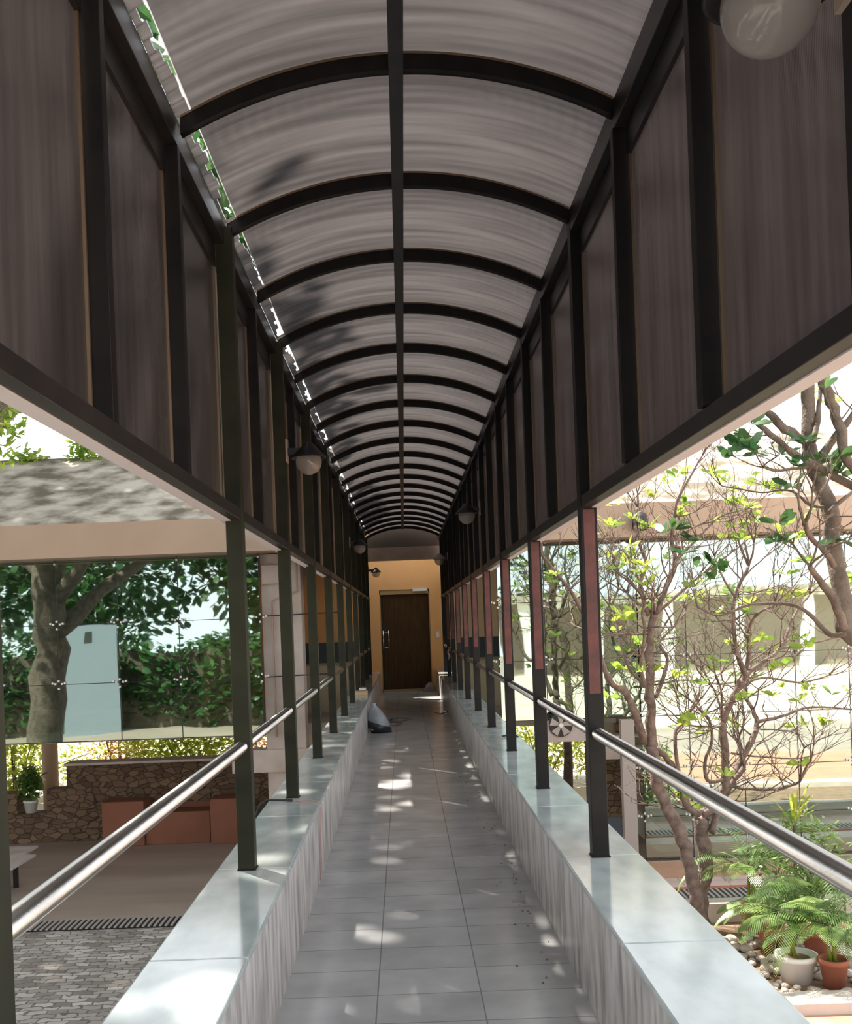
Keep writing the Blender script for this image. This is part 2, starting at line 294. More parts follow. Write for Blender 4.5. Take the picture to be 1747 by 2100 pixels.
WL = {}
def bevel(o, wd):
    if wd:
        b = o.modifiers.new('bevel', 'BEVEL'); b.width = wd; b.segments = 2; b.limit_method = 'ANGLE'
def tag(o, label=None, cat=None, group=None, kind=None):
    if label: o['label'] = label
    if cat: o['category'] = cat
    if group: o['group'] = group
    if kind: o['kind'] = kind
    return o
def thing(name, loc, label, cat, group=None):
    o = bpy.data.objects.new(name, None); C.objects.link(o); o.location = loc; o.empty_display_size = 0.1
    WL[o] = Vector(loc); return tag(o, label, cat, group)
def part(name, mb, m, parent, label=None, bev=0, kind=None):
    o = bpy.data.objects.new(name, mb.mesh(name, m, WL[parent])); C.objects.link(o); o.parent = parent; WL[o] = WL[parent]
    bevel(o, bev); return tag(o, label, kind=kind)
def solo(name, mb, m, label=None, cat=None, group=None, kind=None, bev=0):
    xs = [v.x for v in mb.v]; ys = [v.y for v in mb.v]; zs = [v.z for v in mb.v]
    off = Vector(((min(xs)+max(xs))/2, (min(ys)+max(ys))/2, min(zs)))
    o = bpy.data.objects.new(name, mb.mesh(name, m, off)); C.objects.link(o); o.location = off; WL[o] = off
    bevel(o, bev); return tag(o, label, cat, group, kind)
def struct(name, mb, m, bev=0, label=None): return solo(name, mb, m, label=label, kind='structure', bev=bev)
def copy_tree(o, loc, label=None):
    c = o.copy(); C.objects.link(c); c.location = loc
    if label: c['label'] = label
    WL[c] = Vector(loc)
    def rec(a, b):
        for ch in [x for x in bpy.data.objects if x.parent == a]:
            d = ch.copy(); C.objects.link(d); d.parent = b; rec(ch, d)
    rec(o, c); return c
ORD = ['nearest', 'second', 'third', 'fourth', 'fifth', 'sixth', 'seventh', 'eighth', 'ninth', 'tenth', 'eleventh', 'twelfth', 'thirteenth',
       'fourteenth', 'fifteenth', 'sixteenth', 'seventeenth', 'eighteenth', 'nineteenth', 'twentieth', 'twenty-first', 'twenty-second']
def nth(i, tot=None): return 'farthest' if tot and i == tot-1 else ORD[i]

# ------------------------------------------------------------------ walkway
G = -2.13                                  # courtyard level; the walkway floor is 0
YE = 22.3
XL, XR = -0.717, 0.814
D0, S = 4.454, 1.815
posts = [1.70]+[D0+S*k for k in range(10)]
bays = [1.70, 2.61, 3.52]+[D0+S/2*j for j in range(19)]
mulls = [y for y in bays if all(abs(y-p) > 0.05 for p in posts)]
Y0 = -1.2

struct('floor', MB().box(-0.56, 0.69, Y0, YE+0.6, -0.30, 0.0), 'tiles')
struct('wall_left', MB().box(-0.81, -0.55, Y0, YE, -0.34, 0.449), 'parapet')
struct('wall_right', MB().box(0.672, 0.95, Y0, YE, -0.34, 0.449), 'parapet')
for side, x0, x1 in (('left', -0.853, -0.533), ('right', 0.656, 0.990)):
    mb = MB(); y = 4.454-1.2*5
    while y < 20.9:
        mb.box(x0, x1, y+0.0015, min(y+1.1985, 21.0), 0.45, 0.472); y += 1.2
    solo('parapet_coping', mb, 'ledge', 'polished grey marble coping along the top of the %s walkway parapet' % side, 'ledge', bev=0.006)

# posts
for sx, xc, side in ((-1, XL, 'left'), (1, XR, 'right')):
    n = len(posts)
    for i, y in enumerate(posts):
        t = thing('steel_post', (xc, y, 0.473), 'black square steel post standing on the %s coping, %s from the camera' % (side, nth(i, n)), 'post', 'steel posts on the %s coping' % side)
        h = 0.036
        part('shaft', MB().box(xc-h, xc+h, y-h, y+h, 0.474, EYE+1.735), 'black' if sx > 0 else 'black_l', t, bev=0.003)
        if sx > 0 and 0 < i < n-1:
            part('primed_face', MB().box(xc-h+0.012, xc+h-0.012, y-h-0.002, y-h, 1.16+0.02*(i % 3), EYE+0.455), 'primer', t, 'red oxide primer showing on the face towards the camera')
        part('base_plate', MB().box(xc-h-0.004, xc+h+0.004, y-h-0.004, y+h+0.004, 0.4725, 0.478), 'black', t)
    m_ = [y for y in mulls]
    for i, y in enumerate(m_):
        xm = -0.740 if sx < 0 else 0.801
        t = thing('mullion', (xm, y, EYE+0.515), 'black steel mullion between the smoked sheets of the %s side, %s from the camera' % (side, nth(i, len(m_))), 'mullion', 'mullions of the %s side screen' % side)
        part('bar', MB().box(xm-0.027, xm+0.027, y-0.022, y+0.022, EYE+0.518, EYE+1.66), 'black', t, bev=0.002)
    # side sheets, one per bay, each with its beads
    xs = -0.774 if sx < 0 else 0.836
    edges = [0.85]+bays
    for i in range(len(edges)-1):
        a, b = edges[i]+0.036, edges[i+1]-0.036
        t = thing('side_sheet', (xs, a, EYE+0.52), 'smoked fluted plastic sheet in the %s side screen, %s bay from the camera' % (side, nth(i, len(edges)-1)), 'panel', 'smoked sheets of the %s side screen' % side)
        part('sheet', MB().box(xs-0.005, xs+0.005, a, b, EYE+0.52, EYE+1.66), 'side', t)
        for yy, yy2 in ((a, a+0.010), (b-0.010, b)):
            xq = sorted((xs-sx*0.014, xs-sx*0.0055)); part('bead', MB().box(xq[0], xq[1], yy, yy2, EYE+0.52, EYE+1.56), 'bead', t)
        part('top_frame', MB().box(min(xs-sx*0.02, xs-sx*0.0055), max(xs-sx*0.02, xs-sx*0.0055), a, b, EYE+1.56, EYE+1.655), 'beam', t)
    # beams
    xi = xc-sx*0.030
    xo = xi+sx*0.042
    solo('lower_beam', MB().box(min(xi, xo), max(xi, xo), 0.6, 21.2, EYE+0.465, EYE+0.515), 'beam', 'dark steel beam under the smoked sheets on the %s side' % side, 'beam', bev=0.002)
    xg = xo+sx*0.002; xg2 = xo+sx*0.046
    solo('flashing_strip', MB().box(min(xg, xg2), max(xg, xg2), 0.6, 21.2, EYE+0.462, EYE+0.53), 'white_trim' , 'pale flashing strip outside the lower beam on the %s side' % side, 'trim')
    xt0, xt1 = (-0.77, -0.715) if sx < 0 else (0.78, 0.835)
    solo('top_beam', MB().box(xt0, xt1, 0.6, 21.2, EYE+1.66, EYE+1.755), 'beam', 'dark steel eaves beam carrying the arched roof on the %s side' % side, 'beam', bev=0.002)
    # rail
    xr = XL-0.004 if sx < 0 else XR+0.006
    rt = thing('handrail', (xr, 0.4, 1.0), 'polished steel pipe handrail running through the posts on the %s side' % side, 'handrail')
    part('pipe', MB().tube([(xr, 0.2, 1.005), (xr, 21.2, 1.005)], 0.027, 28), 'rail', rt)

# arched roof
XM = (XL+XR)/2; HC = (XR-XL)/2
def arc(apex, spring, hc, n=28):
    rise = apex-spring; Rr = (hc*hc+rise*rise)/(2*rise); zc = apex-Rr; a0 = math.asin(hc/Rr)
    return [(XM+Rr*math.sin(-a0+2*a0*i/n), EYE+zc+Rr*math.cos(-a0+2*a0*i/n)) for i in range(n+1)]
def arcband(y0, y1, ap, sp, th, hc=HC-0.015):
    o = arc(ap, sp, hc); i_ = [(x, z-th) for x, z in o]
    mb = MB(); n = len(o)
    for k in range(n-1):
        pts = [o[k], o[k+1], i_[k+1], i_[k]]
        n0 = len(mb.v)
        for yy in (y0, y1): mb.v += [Vector((p[0], yy, p[1])) for p in pts]
        q = [(0, 4, 5, 1), (2, 6, 7, 3), (0, 1, 2, 3), (7, 6, 5, 4)]
        if k == 0: q.append((3, 7, 4, 0))
        if k == n-2: q.append((1, 5, 6, 2))
        mb.f += [tuple(n0+i for i in f) for f in q]; mb.sm += [True, True]+[False]*(len(q)-2)
    return mb
AP, SP = 1.955, 1.762
ribs = bays
for i, y in enumerate(ribs):
    t = thing('roof_rib', (XM, y, EYE+SP-0.06), 'black curved steel rib under the arched roof, %s from the camera' % nth(i, len(ribs)), 'rib', 'curved ribs under the arched roof')
    part('bar', arcband(y-0.018, y+0.018, AP-0.0045, SP-0.0045, 0.062), 'black', t)
    part('flange', arcband(y-0.021, y-0.018, AP-0.005, SP-0.005, 0.008), 'bead', t, 'lighter upper edge')
edges = [0.8]+ribs
for i in range(len(edges)-1):
    ya, yb = edges[i], edges[i+1]-0.003; full = arcband(ya, yb, AP+0.006, SP+0.006, 0.010, HC)
    sh = MB(); sh.v = full.v[8:]; sh.f = [tuple(a-8 for a in f) for f in full.f if min(f) >= 8]; sh.sm = [True]*len(sh.f)
    t = thing('roof_sheet', (XM, ya, EYE+SP), 'smoked translucent sheet of the arched roof, %s bay from the camera' % nth(i, len(edges)-1), 'roof panel', 'translucent sheets of the arched roof')
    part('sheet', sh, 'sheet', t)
    o_ = arc(AP+0.006, SP+0.006, HC); p0 = Vector((o_[0][0], 0, o_[0][1])); p1 = Vector((o_[1][0], 0, o_[1][1])); es = MB(); ns_ = 12; g_ = 0.0
    for k in range(ns_):      # added edge strip, notched so uneven daylight slots imitate a patchy sun glint
        g_ = max(0.0, min(0.78, g_*0.6+random.choice((0, 0, 0, .14, .4, .5))*(0.6+0.6*R())))
        q = p0+(p1-p0)*(1-g_); y1_ = ya+(yb-ya)*k/ns_; y2_ = ya+(yb-ya)*(k+1)/ns_; dz_ = Vector((0, 0, -0.008)); yv = Vector((0, 1, 0))
        n0 = len(es.v); es.v += [p0+yv*y1_, q+yv*y1_, q+yv*y2_, p0+yv*y2_, p0+yv*y1_+dz_, q+yv*y1_+dz_, q+yv*y2_+dz_, p0+yv*y2_+dz_]
        es.f += [tuple(n0+j for j in f) for f in ((0, 1, 2, 3), (7, 6, 5, 4), (0, 4, 5, 1), (2, 6, 7, 3), (1, 5, 6, 2), (3, 7, 4, 0))]; es.sm += [False]*6
    part('edge_strip', es, 'sheet', t, 'ragged edge strip with added slots that imitate a sun glint')
solo('ridge_purlin', MB().box(XM-0.006-0.025, XM-0.006+0.025, 0.8, 20.8, EYE+1.878, EYE+1.892), 'beam', 'dark steel ridge bar running down the middle of the arched roof', 'beam')

# wall lamps
def lamp(x, y, sx, label, cm='steel_d'):
    z = EYE+1.0
    t = thing('wall_lamp', (x, y, z), label, 'lamp', 'cone capped globe lamps on the posts')
    g = MB(); r = 0.08
    g.lathe([(max(0.0005, r*math.sin(a)), -r*math.cos(a)) for a in [PI*0.66*k/14 for k in range(15)]], (x, y, z), 40)
    part('globe', g, 'globe', t, 'frosted round glass globe')
    c = MB(); c.lathe([(0.001, 0.125), (0.02, 0.118), (0.105, 0.030), (0.108, 0.022), (0.100, 0.022), (0.018, 0.10), (0.001, 0.105)], (x, y, z), 40)
    part('cap', c, 'duct' if 'pale' in label else 'steel_d', t)
    xp = XR-0.036 if sx > 0 else XL+0.036
    part('arm', MB().box(min(x, xp), max(x, xp), y-0.018, y+0.018, z+0.045, z+0.085), 'steel_d', t)
    part('mount_plate', MB().box(min(xp, xp-sx*0.012), max(xp, xp-sx*0.012), y-0.034, y+0.034, z+0.0, z+0.14), 'lintel', t, 'brown back plate')
    return t
for x, k, sx, lb in ((0.645, 0, 1, 'large near globe lamp cut off by the top right corner, on the nearest right post'),
                     (-0.545, 2, -1, 'dark cone capped globe lamp on the left side, nearest of the left lamps'),
                     (0.645, 4, 1, 'dark cone capped globe lamp on the right side, beside the middle of the walkway'),
                     (-0.545, 6, -1, 'cone capped globe lamp on the left side, second of the left lamps'),
                     (0.635, 8, 1, 'pale cone capped globe lamp on the right side, close to the orange wall'),
                     (-0.53, 10, -1, 'small dark capped lamp on the last left post, in front of the orange wall')):
    lamp(x, posts[k], sx, lb)

# ------------------------------------------------------------------ end of the walkway
mb = MB()
dx0, dx1, dz = -0.515, 0.575, 2.22
mb.box(-3.4, dx0, YE, YE+0.2, -0.3, 3.6); mb.box(dx1, 1.05, YE, YE+0.2, -0.3, 3.6); mb.box(dx0, dx1, YE, YE+0.2, dz, 3.6)
struct('wall_end', mb, 'wall_orange')
struct('wall_end_right', MB().box(1.05, 6, YE-0.05, YE+0.2, -0.3, 3.6), 'wall_beige')
d = thing('door_1', (0.03, YE+0.1, 0), None, None); d['kind'] = 'structure'
part('door_leaf', MB().box(dx0+0.02, dx1-0.02, YE+0.09, YE+0.13, 0.05, dz-0.10), 'door', d)
part('door_header', MB().box(dx0, dx1, YE+0.02, YE+0.14, dz-0.10, dz), 'door_frame', d)
part('jamb', MB().box(dx0, dx0+0.02, YE+0.02, YE+0.14, 0, dz), 'door_frame', d); part('jamb', MB().box(dx1-0.02, dx1, YE+0.02, YE+0.14, 0, dz), 'door_frame', d)
struct('light_block_behind_door', MB().box(-3.2, 3.4, YE+0.2, YE+0.3, -0.3, 3.6), 'dark_in')  # added dark backing that stops daylight leaking round the door leaf
part('threshold', MB().box(dx0, dx1, YE+0.02, YE+0.14, 0.0, 0.05), 'door_frame', d)
part('edge_strip', MB().box(dx0+0.075, dx0+0.09, YE+0.075, YE+0.09, 0.02, dz), 'steel_d', d)
hd = part('handle', MB().tube([(dx0+0.055, YE+0.04, 0.92), (dx0+0.055, YE+0.04, 1.34)], 0.010).tube([(dx0+0.175, YE+0.04, 0.92), (dx0+0.175, YE+0.04, 1.34)], 0.010)
     .tube([(dx0+0.055, YE+0.045, 0.97), (dx0+0.175, YE+0.045, 0.97)], 0.006).tube([(dx0+0.055, YE+0.045, 1.29), (dx0+0.175, YE+0.045, 1.29)], 0.006), 'chrome', d, 'chrome pull bars')
part('door_closer', MB().box(dx1-0.36, dx1-0.05, YE-0.03, YE+0.02, dz-0.045, dz+0.015), 'white', d, 'white closer box')
solo('lintel_beam', MB().box(-0.80, 0.90, 20.95, 21.25, EYE+1.27, EYE+1.53), 'lintel', 'pinkish concrete beam above the orange wall at the walkway end', 'beam')
gb = MB(); pts = arc(1.95, 1.72, HC+0.02, 20); gb.prism(pts+[(XR+0.03, EYE+1.53), (XL-0.03, EYE+1.53)], 'y', 21.0, 21.08)
solo('gable_board', gb, 'gable', 'dark brown arched board closing the far end of the roof', 'board')
sw = thing('switch_plate', (0.72, YE, 1.22), 'small white switch plate on the orange wall right of the door', 'switch')
part('plate', MB().box(0.685, 0.765, YE-0.012, YE, 1.15, 1.28), 'white', sw, bev=0.003)
part('rocker', MB().box(0.705, 0.745, YE-0.017, YE-0.012, 1.18, 1.25), 'paper', sw)

# lobby beside the walkway, behind the facade line
struct('floor_lobby_left', MB().box(-14, -0.86, 16.2, YE, -0.20, -0.03), 'column')
struct('floor_lobby_right', MB().box(1.0, 3.3, 16.2, YE, -0.20, -0.03), 'column')
for nm, x0, x1 in (('left', -2.0, -0.9), ('right', 1.0, 1.75)):
    t = thing('lobby_barrier', ((x0+x1)/2, 18.2, -0.03), 'low barrier with a navy band and tan base beyond the %s posts' % nm, 'barrier')
    part('base', MB().box(x0, x1, 18.15, 18.25, -0.03, 0.80), 'wall_beige', t)
    part('band', MB().box(x0, x1, 18.12, 18.28, 0.84, 1.20), 'navy', t, 'navy upper band')
    part('top_trim', MB().box(x0, x1, 18.10, 18.30, 0.80, 0.84), 'bead', t)

# ------------------------------------------------------------------ facade building at y = 15
YF = 15.0
for nm, x0, x1 in (('left', -15, -0.95), ('right', 1.02, 16)):
    struct('trim_fascia_'+nm, MB().box(x0, x1, 14.35, 14.6, EYE+1.07, EYE+1.545), 'fascia')
    struct('ceiling_soffit_'+nm, MB().box(x0, x1, 14.6, 24, EYE+1.08, EYE+1.25), 'lintel')
    mb = MB().prism([(14.35, EYE+1.545), (14.6, EYE+1.545), (18.0, EYE+2.95), (18.0, EYE+3.06), (17.8, EYE+3.06)], 'x', x0, x1)
    struct('roof_slope_'+nm, mb, 'roofconc')
struct('wall_room_left', MB().box(-15, -3.2, 21, 21.2, -0.3, EYE+1.1), 'dark_in')
struct('wall_room_side', MB().box(-3.3, -3.2, 16.5, YE, -0.03, EYE+1.1), 'wall_orange')
# glass walls
def curtain(label, xs, zs, y, cat='glass wall', gm='glass'):
    t = thing('glass_curtain_wall', ((xs[0]+xs[-1])/2, y, zs[0]), label, cat)
    for i in range(len(xs)-1):
        for j in range(len(zs)-1):
            part('glass_pane', MB().box(xs[i]+0.005, xs[i+1]-0.005, y-0.006, y+0.006, zs[j]+0.005, zs[j+1]-0.005), gm, t)
    for x in xs: part('joint_strip', MB().box(x-0.006, x+0.006, y-0.009, y+0.009, zs[0], zs[-1]), 'steel_d', t)
    for z in zs: part('seam_strip', MB().box(xs[0], xs[-1], y-0.009, y+0.009, z-0.005, z+0.005), 'steel_d', t)
    for x in xs:
        for z in zs[1:]:
            q = MB()
            for a, b in ((-.05, 0.01), (.05, 0.01), (0, -.06), (0, .05), (-.09, .02), (.09, .02)):
                q.box(x+a-0.012, x+a+0.012, y-0.03, y-0.011, z+b-0.014, z+b+0.014)
            part('spider_fitting', q, 'white', t, 'small bright square clamps')
    return t
zr = lambda Z: EYE+Z*15/F
curtain('large green glass wall of the left building hanging above the courtyard', [-8.65+0.893*k for k in range(8)]+[-2.1], [zr(-221), zr(-103), zr(19), zr(152)], YF)
curtain('green glass wall beside the right posts with tree reflections, above the fan', [1.38+0.68*k for k in range(4)], [zr(-212), zr(-90), zr(30), zr(150)], YF)
curtain('tall glass wall behind the frangipani trees on the right', [3.42]+[4.12+0.79*k for k in range(7)], [zr(-505), zr(-418), zr(-319), zr(-212), zr(-90), zr(30), zr(150)], YF, gm='glass_r')
# concrete columns
solo('concrete_column', MB().box(-2.085, -1.50, 15.1, 15.5, G, EYE+1.07), 'column', 'pale pinkish concrete column right of the left glass wall', 'column', bev=0.01)
solo('downpipe', MB().tube([(-1.93, 15.06, -0.1), (-1.93, 15.06, 1.9), (-1.55, 15.06, 2.03), (-1.55, 15.06, 2.5)], 0.014, 8), 'lintel', 'thin conduit running up the pinkish column by the left glass wall', 'pipe')
solo('capital_block', MB().box(-2.06, -1.75, 15.02, 15.1, 2.15, 2.42), 'column', 'square block near the top of the pinkish left column', 'block')
solo('slab_beam', MB().box(-2.6, -0.9, 15.05, 15.4, -0.62, -0.29), 'column', 'concrete beam under the slab beside the left posts', 'beam')
solo('cable_rod', MB().tube([(-2.1, 14.98, zr(19)+0.02), (-0.9, 14.98, zr(19)+0.04)], 0.009, 8), 'steel_d', 'upper dark tie rod between the left glass wall and the walkway', 'rod')
solo('cable_rod', MB().tube([(-2.1, 14.98, zr(-103)), (-0.9, 14.98, zr(-103)+0.02)], 0.009, 8), 'steel_d', 'lower dark tie rod between the left glass wall and the walkway', 'rod')
solo('spotlight', MB().tube([(-2.33, 14.36, 2.72), (-2.25, 14.2, 2.66), (-2.25, 14.15, 2.54)], [0.02, 0.05, 0.06], 10), 'steel_d', 'small dark spotlight fixed to the left fascia near the column', 'spotlight')
solo('spotlight', MB().tube([(3.32, 14.36, 2.85), (3.32, 14.2, 2.83), (3.32, 14.15, 2.70)], [0.06, 0.11, 0.12], 12), 'navy', 'dark round fitting on the right fascia behind the twigs', 'spotlight')

# ------------------------------------------------------------------ courtyard ground
struct('ground', MB().box(-60, 60, -60, 60, G-0.3, G), 'concrete')
struct('paving_left', MB().box(-16, -0.3, -4, 12.55, G+0.001, G+0.012), 'cobble')
struct('paving_right', MB().box(1.0, 16, 12.15, 15, G+0.001, G+0.012), 'tile_out')
struct('paving_band', MB().box(1.0, 16, 14.0, 14.85, G+0.012, G+0.03), 'salmon')
struct('paving_edge', MB().box(1.0, 16, 13.36, 13.46, G+0.012, G+0.03), 'terracotta')
def grate(x0, x1, y0, y1, label):
    t = thing('drain_grating', ((x0+x1)/2, (y0+y1)/2, G), label, 'grating')
    part('channel', MB().box(x0, x1, y0, y1, G+0.012, G+0.016), 'navy', t)
    q = MB(); x = x0
    while x < x1: q.box(x, x+0.03, y0, y1, G+0.016, G+0.03); x += 0.07
    part('bars', q, 'duct', t)
grate(-7.0, -1.2, 12.6, 13.0, 'long metal drain grating across the courtyard on the left')
grate(2.8, 8.5, 12.95, 13.35, 'metal drain grating behind the potted palms on the right')
struct('mirror_brightening_slab', MB().box(3, 45, -31, -2, G+0.001, G+0.02), 'court')  # pale slab added behind the camera to brighten the right glass reflection
struct('ground_bed', MB().box(1.6, 11, 9.4, 11.9, G+0.001, G+0.02), 'soil')
struct('kerb_back', MB().box(1.2, 11, 11.9, 12.15, G, G+0.24), 'kerb', bev=0.01)
struct('kerb_front', MB().box(1.2, 11, 9.1, 9.42, G, G+0.12), 'kerb', bev=0.01)
struct('paving_front', MB().box(1.2, 16, 4, 9.1, G+0.001, G+0.02), 'salmon')

# left: stone wall in the undercroft, boxes, plant, table
sw_ = MB(); zt = EYE-269.5*18/F; zl = EYE-317*18/F
xa = P(137, 1600, 18).x; xb = P(95, 1600, 18).x; xc_ = P(33, 1600, 18).x
sw_.box(xa, -1.1, 18, 18.35, G, zt); sw_.box(xb, xa, 18, 18.35, G, zl); sw_.box(-16, xc_, 18, 18.35, G, zl-0.05); sw_.box(xc_, xb, 18, 18.35, G, zl-0.42)
solo('stone_wall', sw_, 'stonewall', 'brown rubble stone wall behind the left courtyard with a notch for a pot', 'wall')
solo('wall_coping', MB().box(xa-0.03, -1.08, 17.95, 18.4, zt, zt+0.04), 'kerb', 'pale coping on top of the brown stone wall', 'coping')
for px0, px1, py, dd, lb in ((215, 303, 1641, 17.7, 'tall reddish board box at the left end of the stone wall boxes'), (303, 437, 1662, 17.75, 'long low reddish bench between two boxes by the stone wall'), (434, 500, 1634, 17.6, 'square reddish board box right of the bench, behind the nearest left post')):
    a = P(px0, py, dd); b = P(px1, py, dd)
    solo('board_box', MB().box(a.x+0.012, b.x-0.012, dd-0.25, dd+0.22, G, a.z), 'ply', lb, 'box', 'reddish boxes by the stone wall', bev=0.01)
a = P(303, 1650, 17.9); b = P(437, 1650, 17.9)
solo('bench_back', MB().box(a.x+0.03, b.x-0.03, 17.975, 17.995, G+0.3, a.z+0.02), 'ply', 'reddish board behind the long low bench at the stone wall', 'board')
tb = thing('low_table', (-5.6, 14.5, G), 'low white board table at the left edge of the courtyard', 'table')
a = P(-60, 1745, 14.6); zt_ = G+0.42
part('table_top', MB().prism([(a.x, 14.15), (P(28, 1763, 14.2).x, 14.15), (P(73, 1731, 15).x, 15.0), (a.x, 15.0)], 'z', zt_, zt_+0.03), 'column', tb)
part('leg', MB().box(-5.8, -5.74, 14.3, 14.36, G, zt_), 'steel_d', tb); part('leg', MB().box(-5.8, -5.74, 14.85, 14.91, G, zt_), 'steel_d', tb)
part('leg', MB().box(-6.15, -6.09, 14.3, 14.36, G, zt_), 'steel_d', tb); part('leg', MB().box(-6.15, -6.09, 14.85, 14.91, G, zt_), 'steel_d', tb)
solo('flat_board', MB().box(-6.2, P(58, 1728, 15.3).x, 15.2, 15.7, G+0.40, G+0.43), 'column', 'small pale board lying just behind the low white table', 'board')
for px, lb in ((103, 'sandstone column behind the left stone wall'), (800-75, 'sandstone column under the slab, seen between the left posts')):
    a = P(px, 1570, 21); solo('stone_column', MB().tube([(a.x, 21, G), (a.x, 21, 0.0)], 0.16, 20), 'colpale', lb, 'column')
a = P(628, 1540, 17); solo('stone_column', MB().box(a.x-0.12, a.x+0.12, 16.9, 17.2, G, -0.28), 'colpale', 'tan pillar under the slab between the first left posts', 'column')

def foliage(mb, c, rad, n, L, W):
    c = Vector(c)
    for _ in range(n):
        v = Vector((random.gauss(0, 1), random.gauss(0, 1), random.gauss(0, 1))).normalized()*(R()**0.35)
        p = c+Vector((v.x*rad[0], v.y*rad[1], v.z*rad[2]))
        dv = Vector((U(-1, 1), U(-1, 1), U(-0.8, 0.6))); mb.leaf(p, dv, Vector((U(-.6, .6), U(-.6, .6), 1)), L*U(.7, 1.2), W*U(.7, 1.2))
def bush(name, c, rad, n, L, W, m, label, cat='bush', stems=True, flower=0):
    t = thing(name, (c[0], c[1], c[2]-rad[2]), label, cat)
    mb = MB(); foliage(mb, c, rad, n, L, W); part('foliage', mb, m, t)
    if stems:
        q = MB()
        for k in range(5): q.tube([(c[0]+U(-.1, .1), c[1]+U(-.1, .1), c[2]-rad[2]), (c[0]+U(-.6, .6)*rad[0], c[1]+U(-.6, .6)*rad[1], c[2]+U(0, .5)*rad[2])], [0.025, 0.008], 6)
        part('stem', q, 'bark', t)
    if flower:
        f = MB(); foliage(f, c, [r*1.05 for r in rad], flower, L*.7, W*1.2); part('blossom', f, 'flower', t)
    return t
# greenery beyond the undercroft
def gz(rz): return G+rz
bush('hedge', (-10.5, 25, gz(0.55)), (6.5, 0.6, 0.62), 5000, 0.10, 0.06, 'leaf_y', 'clipped yellow-green hedge seen beyond the left stone wall', 'hedge')
bush('bush', (-4.9, 22.8, gz(1.3)), (1.5, 0.9, 1.3), 4200, 0.16, 0.07, 'leaf_y', 'yellow-green bush behind the stone wall in the middle of the gap', flower=0)
bush('flowering_bush', (-6.6, 23.4, gz(1.3)), (0.7, 0.7, 1.25), 700, 0.12, 0.06, 'leaf_y', 'pink flowering bush left of the big yellow-green bush', flower=900)
bush('flowering_bush', (-3.45, 23.4, gz(1.2)), (0.65, 0.7, 1.2), 600, 0.12, 0.06, 'leaf_y', 'pink flowering bush right of the big yellow-green bush', flower=900)
bush('bush', (-8.8, 23, gz(1.1)), (0.9, 0.7, 1.1), 1500, 0.15, 0.07, 'leaf_y', 'small yellowish bush left of the sandstone column')
bush('bush', (-1.6, 25, gz(1.3)), (1.6, 0.8, 1.3), 2600, 0.14, 0.07, 'leaf_y', 'pale green bush beyond the slab beside the left posts')
bush('hedge', (3.0, 23, gz(0.9)), (2.4, 0.8, 0.9), 4200, 0.12, 0.06, 'leaf_y', 'yellow-green hedge seen under the fan on the right', 'hedge')
# plant in the notch
pt = thing('potted_plant', (P(64, 1665, 18.15).x, 18.15, zl-0.42), 'leafy green plant in a white pot in the notch of the stone wall', 'plant')
c0 = WL[pt]
part('pot', MB().lathe([(0.001, 0.0), (0.09, 0), (0.125, 0.19), (0.135, 0.19), (0.13, 0.22), (0.10, 0.22), (0.001, 0.2)], c0, 24), 'whitecol', pt)
mb = MB(); foliage(mb, c0+Vector((0, 0, 0.55)), (0.19, 0.17, 0.32), 420, 0.14, 0.06); part('foliage', mb, 'leaf_p', pt)
part('stem', MB().tube([c0+Vector((0, 0, .2)), c0+Vector((.02, 0, .6))], 0.012, 6), 'bark', pt)
# growth on the roof slope edge, left
for px, py, rr, lb in ((178, 938, 0.30, 'small green tuft on the roof edge nearer the left picture side'), (468/2.91+4, 932, 0.2, None), (60, 950, 0.25, 'low green tuft at the far left of the roof edge')):
    if lb:
        a = P(px, py, 17.8); bush('roof_shrub', (a.x, 17.8, a.z+0.0), (rr*1.2, 0.3, rr), 240, 0.16, 0.07, 'leaf', lb, 'shrub', stems=False)

